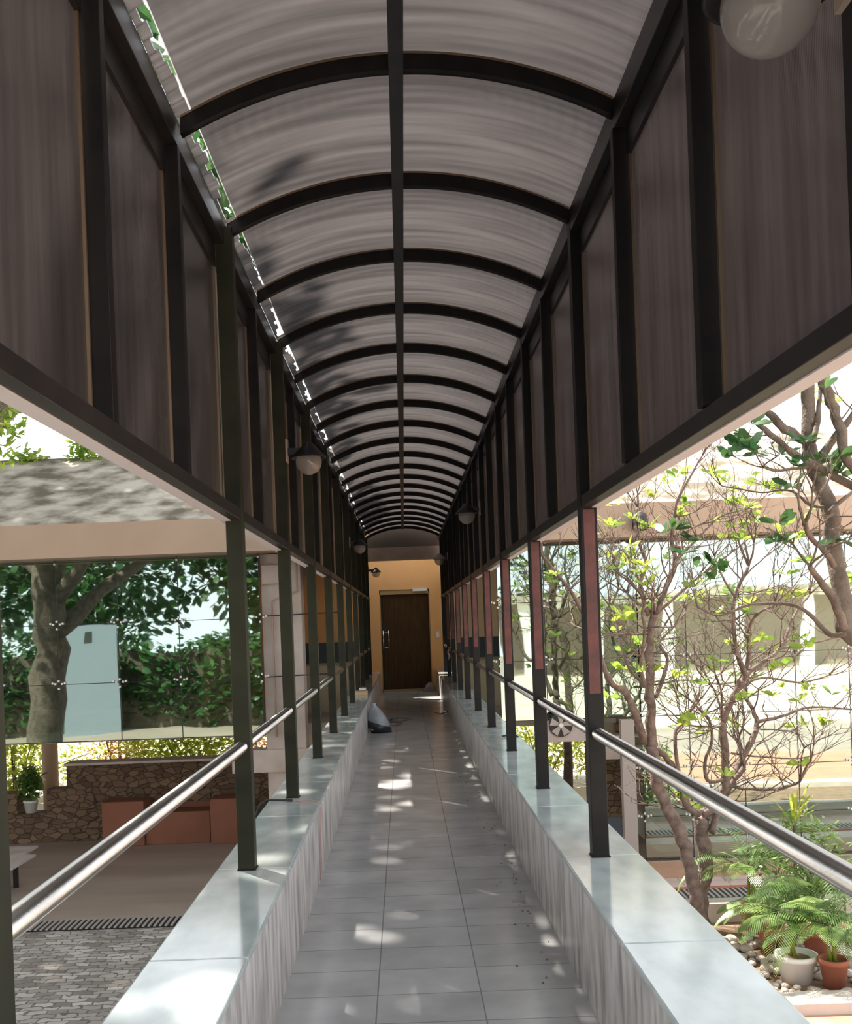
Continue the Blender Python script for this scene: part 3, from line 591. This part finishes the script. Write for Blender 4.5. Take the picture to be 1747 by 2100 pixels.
# ------------------------------------------------------------------ trees
def limb(mb, pts, r0, r1, seg=9):
    """smooth limb through pts"""
    pts = [Vector(p) for p in pts]; out = []
    n = len(pts)
    for i in range(n-1):
        p0 = pts[max(i-1, 0)]; p1 = pts[i]; p2 = pts[i+1]; p3 = pts[min(i+2, n-1)]
        for k in range(4):
            t = k/4; out.append(0.5*((2*p1)+(-p0+p2)*t+(2*p0-5*p1+4*p2-p3)*t*t+(-p0+3*p1-3*p2+p3)*t**3))
    out.append(pts[-1]); m = len(out)
    out = [o+Vector((U(-1, 1), U(-1, 1), U(-1, 1)))*r1*0.35 for o in out]
    mb.tube(out, [(r0+(r1-r0)*i/(m-1))*U(0.93, 1.1) for i in range(m)], seg); return out
def twig(mb, lf, p, dv, L, r, lev, leafp, spread=0.75, leafL=0.17, leafW=0.055):
    dv = dv.normalized(); pts = [p]; q = p.copy(); d_ = dv.copy(); n = 4
    for k in range(n):
        d_ = (d_+Vector((U(-1, 1), U(-1, 1), U(-.7, 1)))*0.22).normalized(); q = q+d_*L/n; q.x = max(q.x, 1.12); pts.append(q)
    mb.tube(pts, [r+(r*.6-r)*k/n for k in range(n+1)], 5 if r < .012 else 6)
    if lev > 0:
        for _ in range(random.choice((2, 2, 3))):
            nd = (d_+Vector((U(-1, 1), U(-1, 1), U(-.5, .8)))*spread).normalized()
            twig(mb, lf, q, nd, L*U(.6, .95), r*.62, lev-1, leafp, spread, leafL, leafW)
        if R() < .5:
            k = random.choice((2, 3)); nd = (d_+Vector((U(-1, 1), U(-1, 1), U(-.5, .8)))).normalized()
            twig(mb, lf, pts[k], nd, L*.6, r*.55, lev-1, leafp, spread, leafL, leafW)
    elif R() < leafp:
        for k in range(random.randint(4, 7)):
            a = U(0, 2*PI); side = Vector((math.cos(a), math.sin(a), U(-.3, .7)))
            lf.leaf(q, (d_*0.5+side), d_, leafL*U(.6, 1.15), leafW*U(.8, 1.2))
def traced_tree(label, base, limbs, dep, bark, leaf, name='frangipani_tree', leafp=0.055, tw=(0.42, 0.011, 3), LW=(0.17, 0.055), extra=1.0):
    t = thing(name, base, label, 'tree')
    mb = MB(); lf = MB()
    for li in limbs:
        pts, r0, r1, dj = li[0], li[1], li[2], li[3]
        ps = [P(px, py, dep+dj[0]+(dj[1]-dj[0])*i/(len(pts)-1)) for i, (px, py) in enumerate(pts)]
        if len(li) > 4 and li[4]: ps = [Vector(base)]+ps
        out = limb(mb, ps, r0, r1)
        m = len(out)
        nt = len(li) <= 4 or not li[4]
        if nt:
            for k in range(3):
                twig(mb, lf, out[-1], out[-1]-out[-3]+Vector((U(-.1, .1), U(-.1, .1), U(0, .1)))*1.2, tw[0]*U(.7, 1.1), min(r1*.9, tw[1]*1.6), tw[2], leafp, leafL=LW[0], leafW=LW[1])
        cnt = int(extra*(1.5+m/4))
        for _ in range(cnt):
            i = random.randint(int(m*.35), m-1); rr = r0+(r1-r0)*i/m
            if rr > 0.055: continue
            nd = Vector((U(-1, 1), U(-.8, .8), U(-.2, 1)))
            twig(mb, lf, out[i], nd, tw[0]*U(.5, 1), min(rr*.5, tw[1]), max(1, tw[2]-1), leafp, leafL=LW[0], leafW=LW[1])
    part('trunk', mb, bark, t); part('foliage', lf, leaf, t); return t

# tree A : forked trunk rising behind the second right post
bA = P(1436, 1900, 11.3); bA.z = G
traced_tree('forked grey-brown frangipani tree rising just right of the nearest right post', bA, [
    ([(1432, 1863), (1410, 1755), (1392, 1700), (1366, 1655), (1347, 1600), (1336, 1531)], .085, .06, (0, 0.1), True),
    ([(1336, 1531), (1334, 1463), (1333, 1400), (1331, 1340), (1336, 1285), (1345, 1258)], .06, .036, (0.1, 0.1), True and False),
    ([(1345, 1258), (1372, 1190), (1385, 1150), (1378, 1110), (1382, 1070), (1392, 1020), (1440, 935)], .034, .011, (0.1, -0.2)),
    ([(1330, 1262), (1312, 1195), (1326, 1160), (1311, 1118), (1302, 1070), (1308, 1040)], .028, .011, (0.1, 0.5)),
    ([(1322, 1525), (1298, 1451), (1278, 1415), (1250, 1397), (1215, 1300), (1193, 1255), (1168, 1208), (1112, 1140)], .045, .012, (0.1, -0.6)),
    ([(1322, 1410), (1314, 1365), (1322, 1300), (1318, 1260), (1322, 1230)], .022, .016, (0.0, -0.3)),
    ([(1345, 1430), (1358, 1395), (1368, 1350), (1352, 1318), (1378, 1290)], .026, .012, (0.15, 0.4)),
    ([(1345, 1535), (1380, 1570), (1395, 1620), (1412, 1655), (1436, 1672)], .035, .042, (0.15, 0.3)),
    ([(1322, 1405), (1290, 1370), (1272, 1320), (1262, 1270), (1250, 1240)], .018, .008, (0.1, 0.5)),
    ([(1345, 1258), (1395, 1215), (1430, 1185), (1490, 1140), (1530, 1110)], .022, .008, (0.1, 0.7)),
    ([(1385, 1150), (1430, 1105), (1475, 1060), (1530, 1045)], .018, .007, (0.1, 0.4)),
    ([(1395, 1610), (1384, 1510), (1398, 1485), (1430, 1440)], .024, .011, (0.1, 0.3)),
], 11.3, 'bark', 'leaf')
bB = P(1440, 1885, 11.7); bB.z = G
traced_tree('many-stemmed frangipani tree right of the forked one, with thick upright arms', bB, [
    ([(1437, 1850), (1446, 1770), (1440, 1700), (1437, 1672)], .09, .075, (0, 0), True),
    ([(1437, 1672), (1470, 1650), (1488, 1600), (1485, 1530), (1482, 1480)], .055, .042, (0, 0)),
    ([(1482, 1480), (1498, 1440), (1520, 1400), (1528, 1385), (1512, 1340), (1505, 1290), (1507, 1225), (1535, 1160)], .040, .018, (0, -0.2)),
    ([(1528, 1385), (1560, 1360), (1600, 1330), (1630, 1260), (1660, 1220)], .030, .012, (0, 0.6)),
    ([(1528, 1385), (1536, 1340), (1536, 1290), (1550, 1262), (1590, 1240)], .028, .012, (0.1, -0.3)),
    ([(1500, 1600), (1520, 1560), (1545, 1510), (1552, 1480), (1540, 1450), (1530, 1430)], .038, .02, (0.1, 0.5)),
    ([(1460, 1710), (1470, 1670), (1500, 1610), (1525, 1575)], .04, .03, (-.1, .1)),
    ([(1482, 1480), (1478, 1470), (1510, 1420), (1560, 1390), (1640, 1400), (1700, 1385)], .022, .009, (0, 0.4)),
    ([(1552, 1480), (1600, 1470), (1660, 1450), (1747, 1455)], .024, .010, (0.1, 0.7)),
    ([(1500, 1545), (1560, 1552), (1640, 1555), (1690, 1540)], .014, .006, (0.1, 0.7)),
    ([(1484, 1600), (1450, 1600), (1446, 1560), (1460, 1520), (1456, 1480), (1445, 1465)], .024, .012, (0, -0.4)),
    ([(1484, 1490), (1440, 1490), (1400, 1487)], .015, .010, (0, -0.2)),
    ([(1490, 1610), (1540, 1618), (1590, 1618), (1620, 1612), (1640, 1603)], .022, .014, (0, -0.5)),
    ([(1600, 1330), (1660, 1320), (1747, 1300)], .016, .008, (0.3, 0.8)),
    ([(1507, 1225), (1480, 1180), (1465, 1140)], .014, .007, (-0.2, -0.3)),
], 11.7, 'bark', 'leaf', extra=1.1)
bD = P(1850, 1900, 7.6); bD.z = G
traced_tree('thick dark tree trunk at the right edge reaching up past the beam', bD, [
    ([(1800, 1420), (1738, 1290), (1722, 1190), (1709, 1134), (1699, 1044), (1671, 967), (1658, 903), (1653, 776), (1660, 660)], .075, .045, (0, 0.3), True),
    ([(1747+60, 1030), (1747, 996), (1671, 955), (1625, 929), (1580, 890), (1538, 857)], .032, .018, (-.2, -.1)),
    ([(1655, 905), (1610, 880), (1575, 845), (1560, 825), (1540, 810)], .038, .02, (.2, .3)),
    ([(1671, 960), (1695, 920), (1725, 880), (1760, 840)], .035, .02, (.1, 0)),
    ([(1680, 770), (1700, 810), (1720, 870), (1735, 940), (1790, 1010)], .040, .03, (-.3, -.3)),
    ([(1668, 905), (1678, 850), (1682, 790)], .022, .014, (.1, .3)),
    ([(1690, 1040), (1660, 1035), (1630, 1010), (1600, 1005), (1560, 1010), (1480, 996)], .012, .005, (.1, .4)),
    ([(1710, 1160), (1690, 1130), (1660, 1100), (1650, 1075)], .022, .016, (0, -.4)),
    ([(1735, 1300), (1700, 1300), (1660, 1260), (1620, 1240), (1540, 1240), (1475, 1262), (1430, 1245)], .020, .006, (0, .1)),
    ([(1730, 1290), (1712, 1235), (1680, 1190), (1660, 1160)], .035, .018, (-.2, -.4)),
    ([(1662, 958), (1620, 962), (1590, 965), (1565, 958)], .012, .007, (0, -.2)),
    ([(1700, 1050), (1745, 1010), (1790, 990)], .018, .012, (0, .2)),
], 7.6, 'bark_d', 'leaf_d', name='dark_tree', leafp=0.2, tw=(0.24, 0.007, 2), LW=(0.15, 0.055), extra=0.55)
# leafy crown of the dark tree, above the beam line
bush_c = P(1730, 800, 8.2)

# palms
def frond(mb, base, ang, L, lift, droop, wid=0.16, n=34):
    pts = []; p = base.copy(); el = lift
    st = L/n
    for k in range(n+1):
        pts.append(p.copy()); dv = Vector((math.cos(ang)*math.cos(el), math.sin(ang)*math.cos(el), math.sin(el))); p = p+dv*st; el -= droop/n
    mb.tube(pts, [0.007*(1-k/n)+0.0015 for k in range(n+1)], 5)
    for k in range(4, n+1):
        t = (pts[k]-pts[k-1]).normalized(); sd = t.cross(Vector((0, 0, 1))).normalized(); f = k/n
        ll = wid*math.sin(PI*min(1, f*0.85+0.12))+0.03
        for s_ in (-1, 1):
            dv = (t*0.75+sd*s_+Vector((0, 0, -0.25))).normalized(); mb.leaf(pts[k], dv, Vector((0, 0, 1)), ll, 0.010+0.005*R())
def palm(px, py, dep, label, n, L, pot='terracotta', pr=0.14, ph=0.28, stem=0.35, wid=0.18, seed=1, potkind='pot'):
    random.seed(seed); b = P(px, py, dep); b.z = G+0.02; t = thing('potted_palm', b, label, 'potted palm')
    pt_ = part('pot', MB().lathe([(0.001, 0.0), (pr*.68, 0), (pr*.92, ph*.82), (pr, ph*.82), (pr*1.02, ph), (pr*.88, ph), (pr*.85, ph*.86), (0.001, ph*.85)], b, 32), pot, t)
    part('soil', MB().lathe([(0.001, ph*.87), (pr*.84, ph*.855)], b, 20), 'soil', pt_)
    top = b+Vector((0, 0, ph+stem))
    q = MB()
    for k in range(3): q.tube([b+Vector((U(-.04, .04), U(-.04, .04), ph*.8)), top+Vector((U(-.05, .05), U(-.05, .05), U(-.15, .0)))], [0.022, 0.012], 7)
    part('stem', q, 'leaf_y', t)
    for k in range(n):
        m = MB(); frond(m, top+Vector((U(-.04, .04), U(-.04, .04), U(-.12, 0))), 2*PI*k/n+U(-.3, .3), L*U(.8, 1.25), U(.75, 1.4), U(1.3, 2.4), wid); part('frond', m, 'leaf_p', t)
    return t
palm(1542, 1902, 11.6, 'areca palm in a terracotta pot nearest the pale kerb', 13, 0.95, seed=3, stem=0.42)
palm(1582, 1952, 10.8, 'smaller palm in a terracotta pot in front of the kerb palm', 9, 0.6, seed=5, stem=0.2)
palm(1634, 2016, 9.95, 'palm in a big white round planter among the stones', 11, 0.85, pot='whitecol', pr=0.20, ph=0.27, seed=8, stem=0.3)
palm(1712, 2040, 9.75, 'bushy palm in a shallow terracotta pot at the lower right edge', 16, 0.7, seed=11, stem=0.22, wid=0.15)
palm(1675, 1985, 10.6, 'arching palm behind the white round planter', 11, 1.05, seed=13, stem=0.45)
# spiky dracaena
random.seed(21)
b = P(1625, 1690+205, 11.2); b.z = G+0.02
t = thing('dracaena', b, 'spiky yellow-green dracaena on a thin cane behind the palms', 'plant')
tp_ = P(1628, 1690, 11.2)
part('stem', MB().tube([b, (b+tp_)/2+Vector((.03, 0, 0)), tp_], [0.022, 0.018, 0.014], 8), 'bark', t)
mb = MB()
for k in range(34):
    a = U(0, 2*PI); e = U(-.2, 1.4); mb.leaf(tp_+Vector((0, 0, U(-.05, .05))), Vector((math.cos(a)*math.cos(e), math.sin(a)*math.cos(e), math.sin(e))), Vector((U(-.2, .2), U(-.2, .2), 1)), U(.3, .5), 0.028)
part('foliage', mb, 'leaf_y', t)
b = P(1650, 1915, 11.6); b.z = G+0.02
bush('bed_shrub', (b.x-0.1, 11.3, G+0.75), (0.55, 0.4, 0.7), 900, 0.16, 0.03, 'leaf_p', 'feathery shrub behind the kerb palm', 'shrub')
t = thing('bollard_light', P(1592, 1950, 10.7), 'thin black garden light post among the palm pots', 'garden light'); b = WL[t]
part('pole', MB().tube([(b.x, b.y, G+0.02), (b.x, b.y, G+0.42)], 0.018, 12), 'steel_d', t); part('head', MB().lathe([(0.001, .50), (.03, .49), (.035, .42), (.001, .42)], (b.x, b.y, G), 16), 'steel_d', t)
# river stones
random.seed(5)
import bmesh
prot = []
for k in range(5):
    me = bpy.data.meshes.new('river_stone'); bm = bmesh.new(); bmesh.ops.create_icosphere(bm, subdivisions=3, radius=1)
    o3 = Vector((U(0, 9), U(0, 9), U(0, 9)))
    from mathutils import noise
    for v in bm.verts: v.co *= 1+0.22*noise.noise(v.co*0.9+o3)
    for f in bm.faces: f.smooth = True
    bm.to_mesh(me); bm.free(); me.materials.append(M['stone']); prot.append(me)
pots = [P(1542, 1902, 11.6), P(1582, 1952, 10.8), P(1634, 2016, 9.95), P(1712, 2040, 9.75), P(1675, 1985, 10.6)]
cnt = 0; placed = []
while cnt < 210:
    x = U(2.9, 5.1); y = U(9.5, 11.2); s_ = U(0.035, 0.075)
    if x < 1.0*y*0.30: continue
    if any((x-p.x)**2+(y-p.y)**2 < 0.21**2 for p in pots): continue
    if any((x-a_)**2+(y-b_)**2 < (0.82*(s_+c_))**2 for a_, b_, c_ in placed): 
        if R() > 0.02: continue
    placed.append((x, y, s_))
    o = bpy.data.objects.new('river_stone', prot[cnt % 5]); C.objects.link(o); hz = s_*U(.55, .7)
    o.location = (x, y, G+0.018+hz*0.85); o.scale = (s_, s_*U(.75, .95), hz); o.rotation_euler = (0, 0, U(0, 6.28))
    tag(o, 'smooth pale river stone in the bed around the palm pots', 'stone', 'river stones around the palm pots'); cnt += 1

# ------------------------------------------------------------------ right building: undercroft, fan, stairs
t = thing('exhaust_fan', P(1160, 1520, 14.7), 'white panel with a round grey exhaust fan under the right glass wall', 'fan')
a = P(1122, 1490, 14.7); b = P(1205, 1520, 14.7); cf = P(1150, 1487, 14.7)
part('panel', MB().box(a.x, b.x, 14.72, 14.8, b.z, zr(-212)), 'column', t)
disc = MB().tube([(cf.x, 14.715, cf.z), (cf.x, 14.70, cf.z)], 0.17, 28); part('housing', disc, 'steel_d', t)
bl = MB()
for k in range(5):
    a_ = 2*PI*k/5+.3; c1 = Vector((cf.x, 14.69, cf.z)); u = Vector((math.cos(a_), 0, math.sin(a_))); v = Vector((-math.sin(a_), 0, math.cos(a_)))
    n = len(bl.v); bl.v += [c1+u*.03-v*.02, c1+u*.15-v*.06, c1+u*.155+v*.05+Vector((0, -.01, 0)), c1+u*.03+v*.02]; bl.f.append((n, n+1, n+2, n+3)); bl.sm.append(False)
part('blades', bl, 'duct', t); part('hub', MB().tube([(cf.x, 14.695, cf.z), (cf.x, 14.66, cf.z)], 0.032, 16), 'white', t)
a = P(1276, 1600, 14.6); b = P(1303, 1600, 14.6)
solo('steel_duct', MB().box(a.x, b.x, 14.55, 14.7, G, zr(-212)), 'duct', 'grey vertical duct at the corner left of the tall glass wall', 'duct')
solo('stone_wall', MB().box(P(1208, 1600, 16).x, P(1278, 1600, 16).x, 15.9, 16.3, G, EYE-2.9+0.9), 'stonewall', 'short rubble stone wall left of the grey duct on the right', 'wall')
solo('concrete_beam', MB().box(P(1215, 1500, 15.2).x, P(1290, 1500, 15.2).x, 15.1, 15.5, -0.62, -0.28), 'column', 'concrete beam above the short stone wall on the right', 'beam')
solo('concrete_column', MB().box(P(1220, 1500, 16.5).x, P(1237, 1500, 16.5).x, 16.4, 16.7, G, -0.28), 'colpale', 'narrow tan column behind the short stone wall on the right', 'column')
a = P(1162, 1600, 19)
solo('tree_trunk', MB().tube([(a.x, 19, G), (a.x+.05, 19, -1.0), (a.x-.02, 19, 0.0)], [.11, .08, .07], 10), 'bark', 'pale tree trunk seen below the exhaust fan', 'tree trunk')
for px, py, dd, lb in ((1252, 1700, 13.6, 'dark folding chair back peeping over the right coping by the duct'), (1180, 1640, 14.2, 'dark chair leaning below the exhaust fan')):
    p = P(px, py, dd); x, y = p.x, p.y
    t = thing('folding_chair', (x, y, G), lb, 'chair')
    part('seat', MB().box(x-.2, x+.2, y-.2, y+.2, G+.43, G+.46), 'navy', t, bev=.01)
    part('backrest', MB().prism([(y+.18, G+.55), (y+.21, G+.55), (y+.29, G+.9), (y+.26, G+.9)], 'x', x-.2, x+.2), 'navy', t)
    for sx in (-1, 1):
        part('leg', MB().tube([(x+sx*.19, y-.2, G), (x+sx*.19, y+.2, G+.55)], .012, 8), 'steel_d', t)
        part('leg', MB().tube([(x+sx*.19, y+.22, G), (x+sx*.19, y+.05, G+.43)], .012, 8), 'steel_d', t)
# interior of the tall glass wall: stepped timber seating under a cream wall
t = thing('staircase', (6.5, 15.9, G), 'wide brown timber stairs with pale nosings behind the tall glass wall', 'stairs')
for k in range(9):
    y0 = 15.75+0.30*k
    part('step', MB().box(3.75, 11, y0, 18.6, G+0.40+0.165*k, G+0.40+0.165*(k+1)-0.028), 'tread', t)
    part('nosing', MB().box(3.75, 11, y0-0.015, y0+0.30, G+0.40+0.165*(k+1)-0.028, G+0.40+0.165*(k+1)), 'nosing', t, 'pale nosing strip')
part('plinth', MB().box(3.75, 11, 15.6, 18.6, G, G+0.40), 'curtain', t)
struct('wall_room_right', MB().box(3.4, 14, 18.65, 18.8, G, EYE+1.08), 'cream')
# ------------------------------------------------------------------ small things in the walkway
t = thing('plastic_bag', (-0.40, 14.2, 0), 'grey and black tied plastic bag slumped against the left parapet', 'bag')
bm_ = MB(); prof = [(0.001, 0.0), (0.11, 0.0), (0.145, 0.05), (0.15, 0.12), (0.125, 0.22), (0.085, 0.31), (0.045, 0.36), (0.03, 0.385), (0.05, 0.41), (0.001, 0.40)]
bm_.lathe(prof, (0, 0, 0), 28)
for v in bm_.v:
    k = 1+0.10*noise.noise(v*9+Vector((3, 1, 2)))+0.05*noise.noise(v*22); v.x *= k; v.y *= k; v.x -= v.z*0.20
    v += Vector((-0.385, 14.2, 0.001))
part('sack', bm_, 'bag', t)
b2 = MB(); b2.lathe([(0.001, 0.001), (0.118, 0.002), (0.152, 0.05), (0.154, 0.10), (0.146, 0.13)], (0, 0, 0), 28)
for v in b2.v:
    k = 1.02+0.10*noise.noise(v*9+Vector((3, 1, 2)))+0.05*noise.noise(v*22); v.x *= k; v.y *= k; v.z += v.x*-0.35*(v.z > 0.03)*1; v.x -= v.z*0.20
    v.z = max(v.z, 0.001); v += Vector((-0.385, 14.197, 0.0))
part('lower_sack', b2, 'bag_d', t, 'black shiny lower part')
def heap(name, c, r, h, m, label, cat):
    q = MB(); q.lathe([(r, 0.0), (r*.9, h*.35), (r*.55, h*.8), (0.001, h)], (0, 0, 0), 20)
    for v in q.v:
        k = 1+.35*noise.noise(v*7+Vector(c)); v.x *= k; v.y *= k; v.z *= 1+.3*noise.noise(v*11)
        v += Vector(c)
    return solo(name, q, m, label, cat)
heap('clear_bag', (0.50, 22.05, 0.001), 0.15, 0.20, 'globe', 'crumpled clear plastic bag on the floor at the right foot of the door', 'bag')
solo('cardboard_box', MB().box(-0.75, -0.57, 14.9, 15.15, 0.473, 0.53), 'card', 'flattened brown cardboard box on the left coping past the bag', 'box')
solo('paper_sheet', MB().box(-0.80, -0.60, 15.3, 15.62, 0.473, 0.478), 'paper', 'white paper sheet on the left coping behind the cardboard box', 'paper')
solo('tool_case', MB().box(-0.70, -0.60, 15.18, 15.28, 0.473, 0.56), 'white', 'small white carton on the left coping between cardboard and paper', 'carton', bev=.004)
solo('cable', MB().tube([(-0.95, 6.0, 0.30), (-0.90, 6.1, 0.46), (-0.86, 6.13, 0.485), (-0.78, 6.12, 0.482), (-0.70, 6.10, 0.481)], 0.007, 8), 'cable', 'black cable hanging over the left coping by the second post', 'cable')
solo('wire', MB().tube([(-0.70, 6.08, 0.478), (-0.60, 6.12, 0.478), (-0.545, 6.05, 0.478), (-0.528, 6.0, 0.45), (-0.53, 5.95, 0.2), (-0.535, 5.9, 0.05)], 0.0025, 6), 'pinkwire', 'thin pink wire trailing from the black cable down the left parapet', 'wire')
solo('cable', MB().tube([(0.83, 9.0, 0.482), (0.88, 9.05, 0.484), (0.95, 9.0, 0.482), (1.01, 8.95, 0.44)], 0.008, 8), 'cable', 'short black cable end on the right coping near the third post', 'cable')
random.seed(9)
for k, (x, y) in enumerate(((-0.22, 15.2), (-0.12, 15.8))):
    q = []; a0 = 0
    for i in range(22): a0 += U(.3, .6); q.append((x+0.22*math.cos(a0)*U(.5, 1), y+0.35*math.sin(a0)*U(.5, 1), 0.006+0.004*(i % 3)))
    solo('wire_tangle', MB().tube(q, 0.0035, 5), 'cable', ('loose tangle of black wire on the floor beside the plastic bag', 'second tangle of black wire, farther down the floor')[k], 'wire')
solo('metal_strip', MB().tube([P(893, 1461, 1.52*F/190), P(905, 1464, 1.52*F/192), P(918, 1459, 1.52*F/188)], 0.008, 6), 'cable', 'small dark curved strip on the floor by the right parapet', 'debris')
a = P(958, 1587, 1.52*F/316); solo('paper_scrap', MB().box(a.x-.04, a.x+.03, a.y-.02, a.y+.02, 0.001, 0.006), 'paper', 'thin white scrap on the floor beside the right parapet', 'paper')
a = P(1062, 1847, 1.52*F/580); solo('paper_scrap', MB().box(a.x-.035, a.x+.035, a.y-.03, a.y+.03, 0.0005, 0.003), 'column', 'faint pale scrap on the floor nearest the camera, lower right', 'paper')
# dirt specks
random.seed(31)
sp = MB()
for k in range(70):
    y = U(4.2, 13); x = 0.62-abs(random.gauss(0, .10)); r = U(.002, .0055)
    sp.tube([(x, y, 0.0), (x, y, 0.005)], r, 6)
o = solo('floor_grit', sp, 'soil', 'dark crumbs of grit along the right side of the floor', 'grit'); o['kind'] = 'stuff'
# ribbon on the rail
solo('ribbon', MB().tube([(0.80, 18.6, 1.0), (0.775, 18.58, 0.94), (0.80, 18.57, 0.86), (0.78, 18.56, 0.80)], [.02, .012, .02, .006], 6), 'pink', 'small pinkish rag tied to the far end of the right handrail', 'rag')

# ------------------------------------------------------------------ surroundings: shade tree, court behind the camera (seen mirrored in the glass)
random.seed(12)
t = thing('shade_tree', (-9.2, 4.0, G), 'big spreading tree at the left of the courtyard, its leaves showing at the left edge', 'tree')
mb = MB()
limb(mb, [(-9.2, 4.0, G), (-9.0, 4.1, 0.5), (-8.8, 4.3, 2.6), (-8.6, 4.4, 4.0)], .48, .30, 14)
tips = []
for p_ in ([(-8.8, 4.3, 2.2), (-7.2, 5.2, 4.0), (-5.6, 6.8, 5.2), (-4.2, 9, 6.0)], [(-8.8, 4.3, 1.6), (-7.4, 3.2, 2.9), (-5.6, 1.5, 4.6), (-4.4, -1, 6)],
           [(-8.7, 4.3, 3), (-9.4, 7, 4.6), (-9.5, 10, 5.8), (-8.4, 13, 6.4)], [(-8.7, 4.3, 2.8), (-11, 3, 4.5), (-13, 1.5, 6)], [(-8.6, 4.4, 4), (-7.8, 5, 6), (-6, 4.6, 7.4)],
           [(-7.2, 5.2, 4.0), (-7.3, 7.8, 5.0), (-6.6, 10.4, 5.6), (-6.0, 12.4, 5.9)]):
    tips.append(limb(mb, p_, .22, .05, 9))
part('trunk', mb, 'bark_d', t)
lf = MB()
for tpz in tips:
    for q in tpz[4:]:
        if q.z > 3.6: foliage(lf, q+Vector((0, 0, .3)), (1.5, 1.5, 0.75), 420, 0.28, 0.13)
part('foliage', lf, 'leaf_d', t)
t = thing('leaf_spray', P(5, 850, 9.0), 'hanging spray of dark green leaves at the left picture edge', 'branch')
mb = MB(); lf = MB(); a = P(-60, 800, 9)
for e in ((28, 862), (10, 880), (5, 930), (14, 850)):
    b = P(e[0], e[1], 9.0+U(-.2, .2)); limb(mb, [a, (a+b)/2+Vector((0, 0, .08)), b], .012, .004, 5); foliage(lf, b, (.14, .15, .12), 34, .10, .045)
part('twig', mb, 'bark_d', t); part('foliage', lf, 'leaf', t)
# pavilion across the court behind the camera
t = thing('pavilion', (18, -33, G), 'low brown-grey pavilion with white columns mirrored in the right glass', 'building')
part('wall', MB().box(6, 34, -33.5, -33, G, EYE+0.7), 'pav', t); part('roof', MB().box(5, 35, -34, -31, EYE+0.7, EYE+1.3), 'roofconc', t)
for k in range(7): part('column', MB().box(7+4.2*k, 7.7+4.2*k, -31.6, -31.2, G, EYE+0.7), 'whitecol', t)
t = thing('court_wall', (-11.3, -6.8, G), 'dull blue plain wall mirrored in the left glass', 'wall'); part('wall', MB().box(-12.3, -10.3, -6.9, -6.8, G, EYE+0.4), 'bluewall', t)
part('window', MB().box(-11.5, -11.2, -6.8, -6.79, EYE-0.4, EYE+0.1), 'dark_in', t)
for k, (x, y, r, zc, ds) in enumerate(((-24, -20, 4.5, 3, 'far-left'), (-8.6, -19, 2.4, 0.4, 'small dark'), (-5.0, -23, 3.2, 2, 'pale-lit'), (-30, -8, 5, 3.5, 'outermost left'), (-19, -28, 5, 3.5, 'farthest back'),
        (-12, -12, 4.2, 5.2, 'tall central'), (-19, -12, 4.2, 4.8, 'tall left'), (-5.5, -13, 3.4, 5.4, 'tall right'))):
    bush('garden_tree', (x, y, G+zc+r*0.4), (r, r*.8, r*0.95), 2300, .55, .30, 'leaf_d', ds+' leafy garden tree behind the camera, mirrored in the left glass', 'tree')
# high crowns beyond the left building that keep the courtyard and the left side in shade
random.seed(44)
for k, (x, y, z, rx, ry, rz, n, ds) in enumerate(((-8.0, 17.5, 10.5, 3.4, 3.6, 1.3, 3600, 'nearer'), (-12.5, 21, 11.5, 4, 4, 1.6, 3800, 'middle'), (-7.5, 24.5, 11.5, 3.6, 3.4, 1.5, 3200, 'right-hand'),
        (-17, 16, 10.5, 4, 4, 1.5, 2600, 'left-hand'), (-9.5, 11.0, 9.5, 3.6, 3.2, 1.2, 2800, 'front'), (-3.9, 10.5, 9.3, 1.15, 5.2, 0.7, 950, 'narrow overhanging'), (-3.9, 20.0, 9.6, 1.15, 5.0, 0.7, 1300, 'long-armed'))):
    xo_ = (2, 2, 5, 2, 2, 5, 6, 8)[k]
    t = thing('tall_tree', (x-xo_, y+2.5, G), ds+' tall spreading tree above the left building', 'tree')
    mb = MB(); limb(mb, [(x-xo_, y+2.5, G), (x-xo_+.4, y+2, z*.5), (x-.5, y+.6, z-.6), (x, y, z+.4)], .3, .08, 10); part('trunk', mb, 'bark_d', t)
    lf = MB(); foliage(lf, (x, y, z), (rx, ry, rz), n, .42, .22); part('foliage', lf, 'leaf_d', t)

hq = MB(); random.seed(77)
th = thing('mirror_darkening_hedge', (-11, -8, G), 'added tall dark hedge behind the camera, darkening the reflection in the left glass', 'hedge')  # unseen hedge added to hide bright ground from the left glass reflection
for k in range(15): foliage(hq, (-20+1.3*k, -8, G+1.7+U(-.2, .3)), (1.0, .6, 1.8), 520, .34, .2)
part('foliage', hq, 'leaf_d', th); part('stem', MB().box(-20, -1.8, -8.15, -7.85, G, G+2.9), 'bark_d', th)
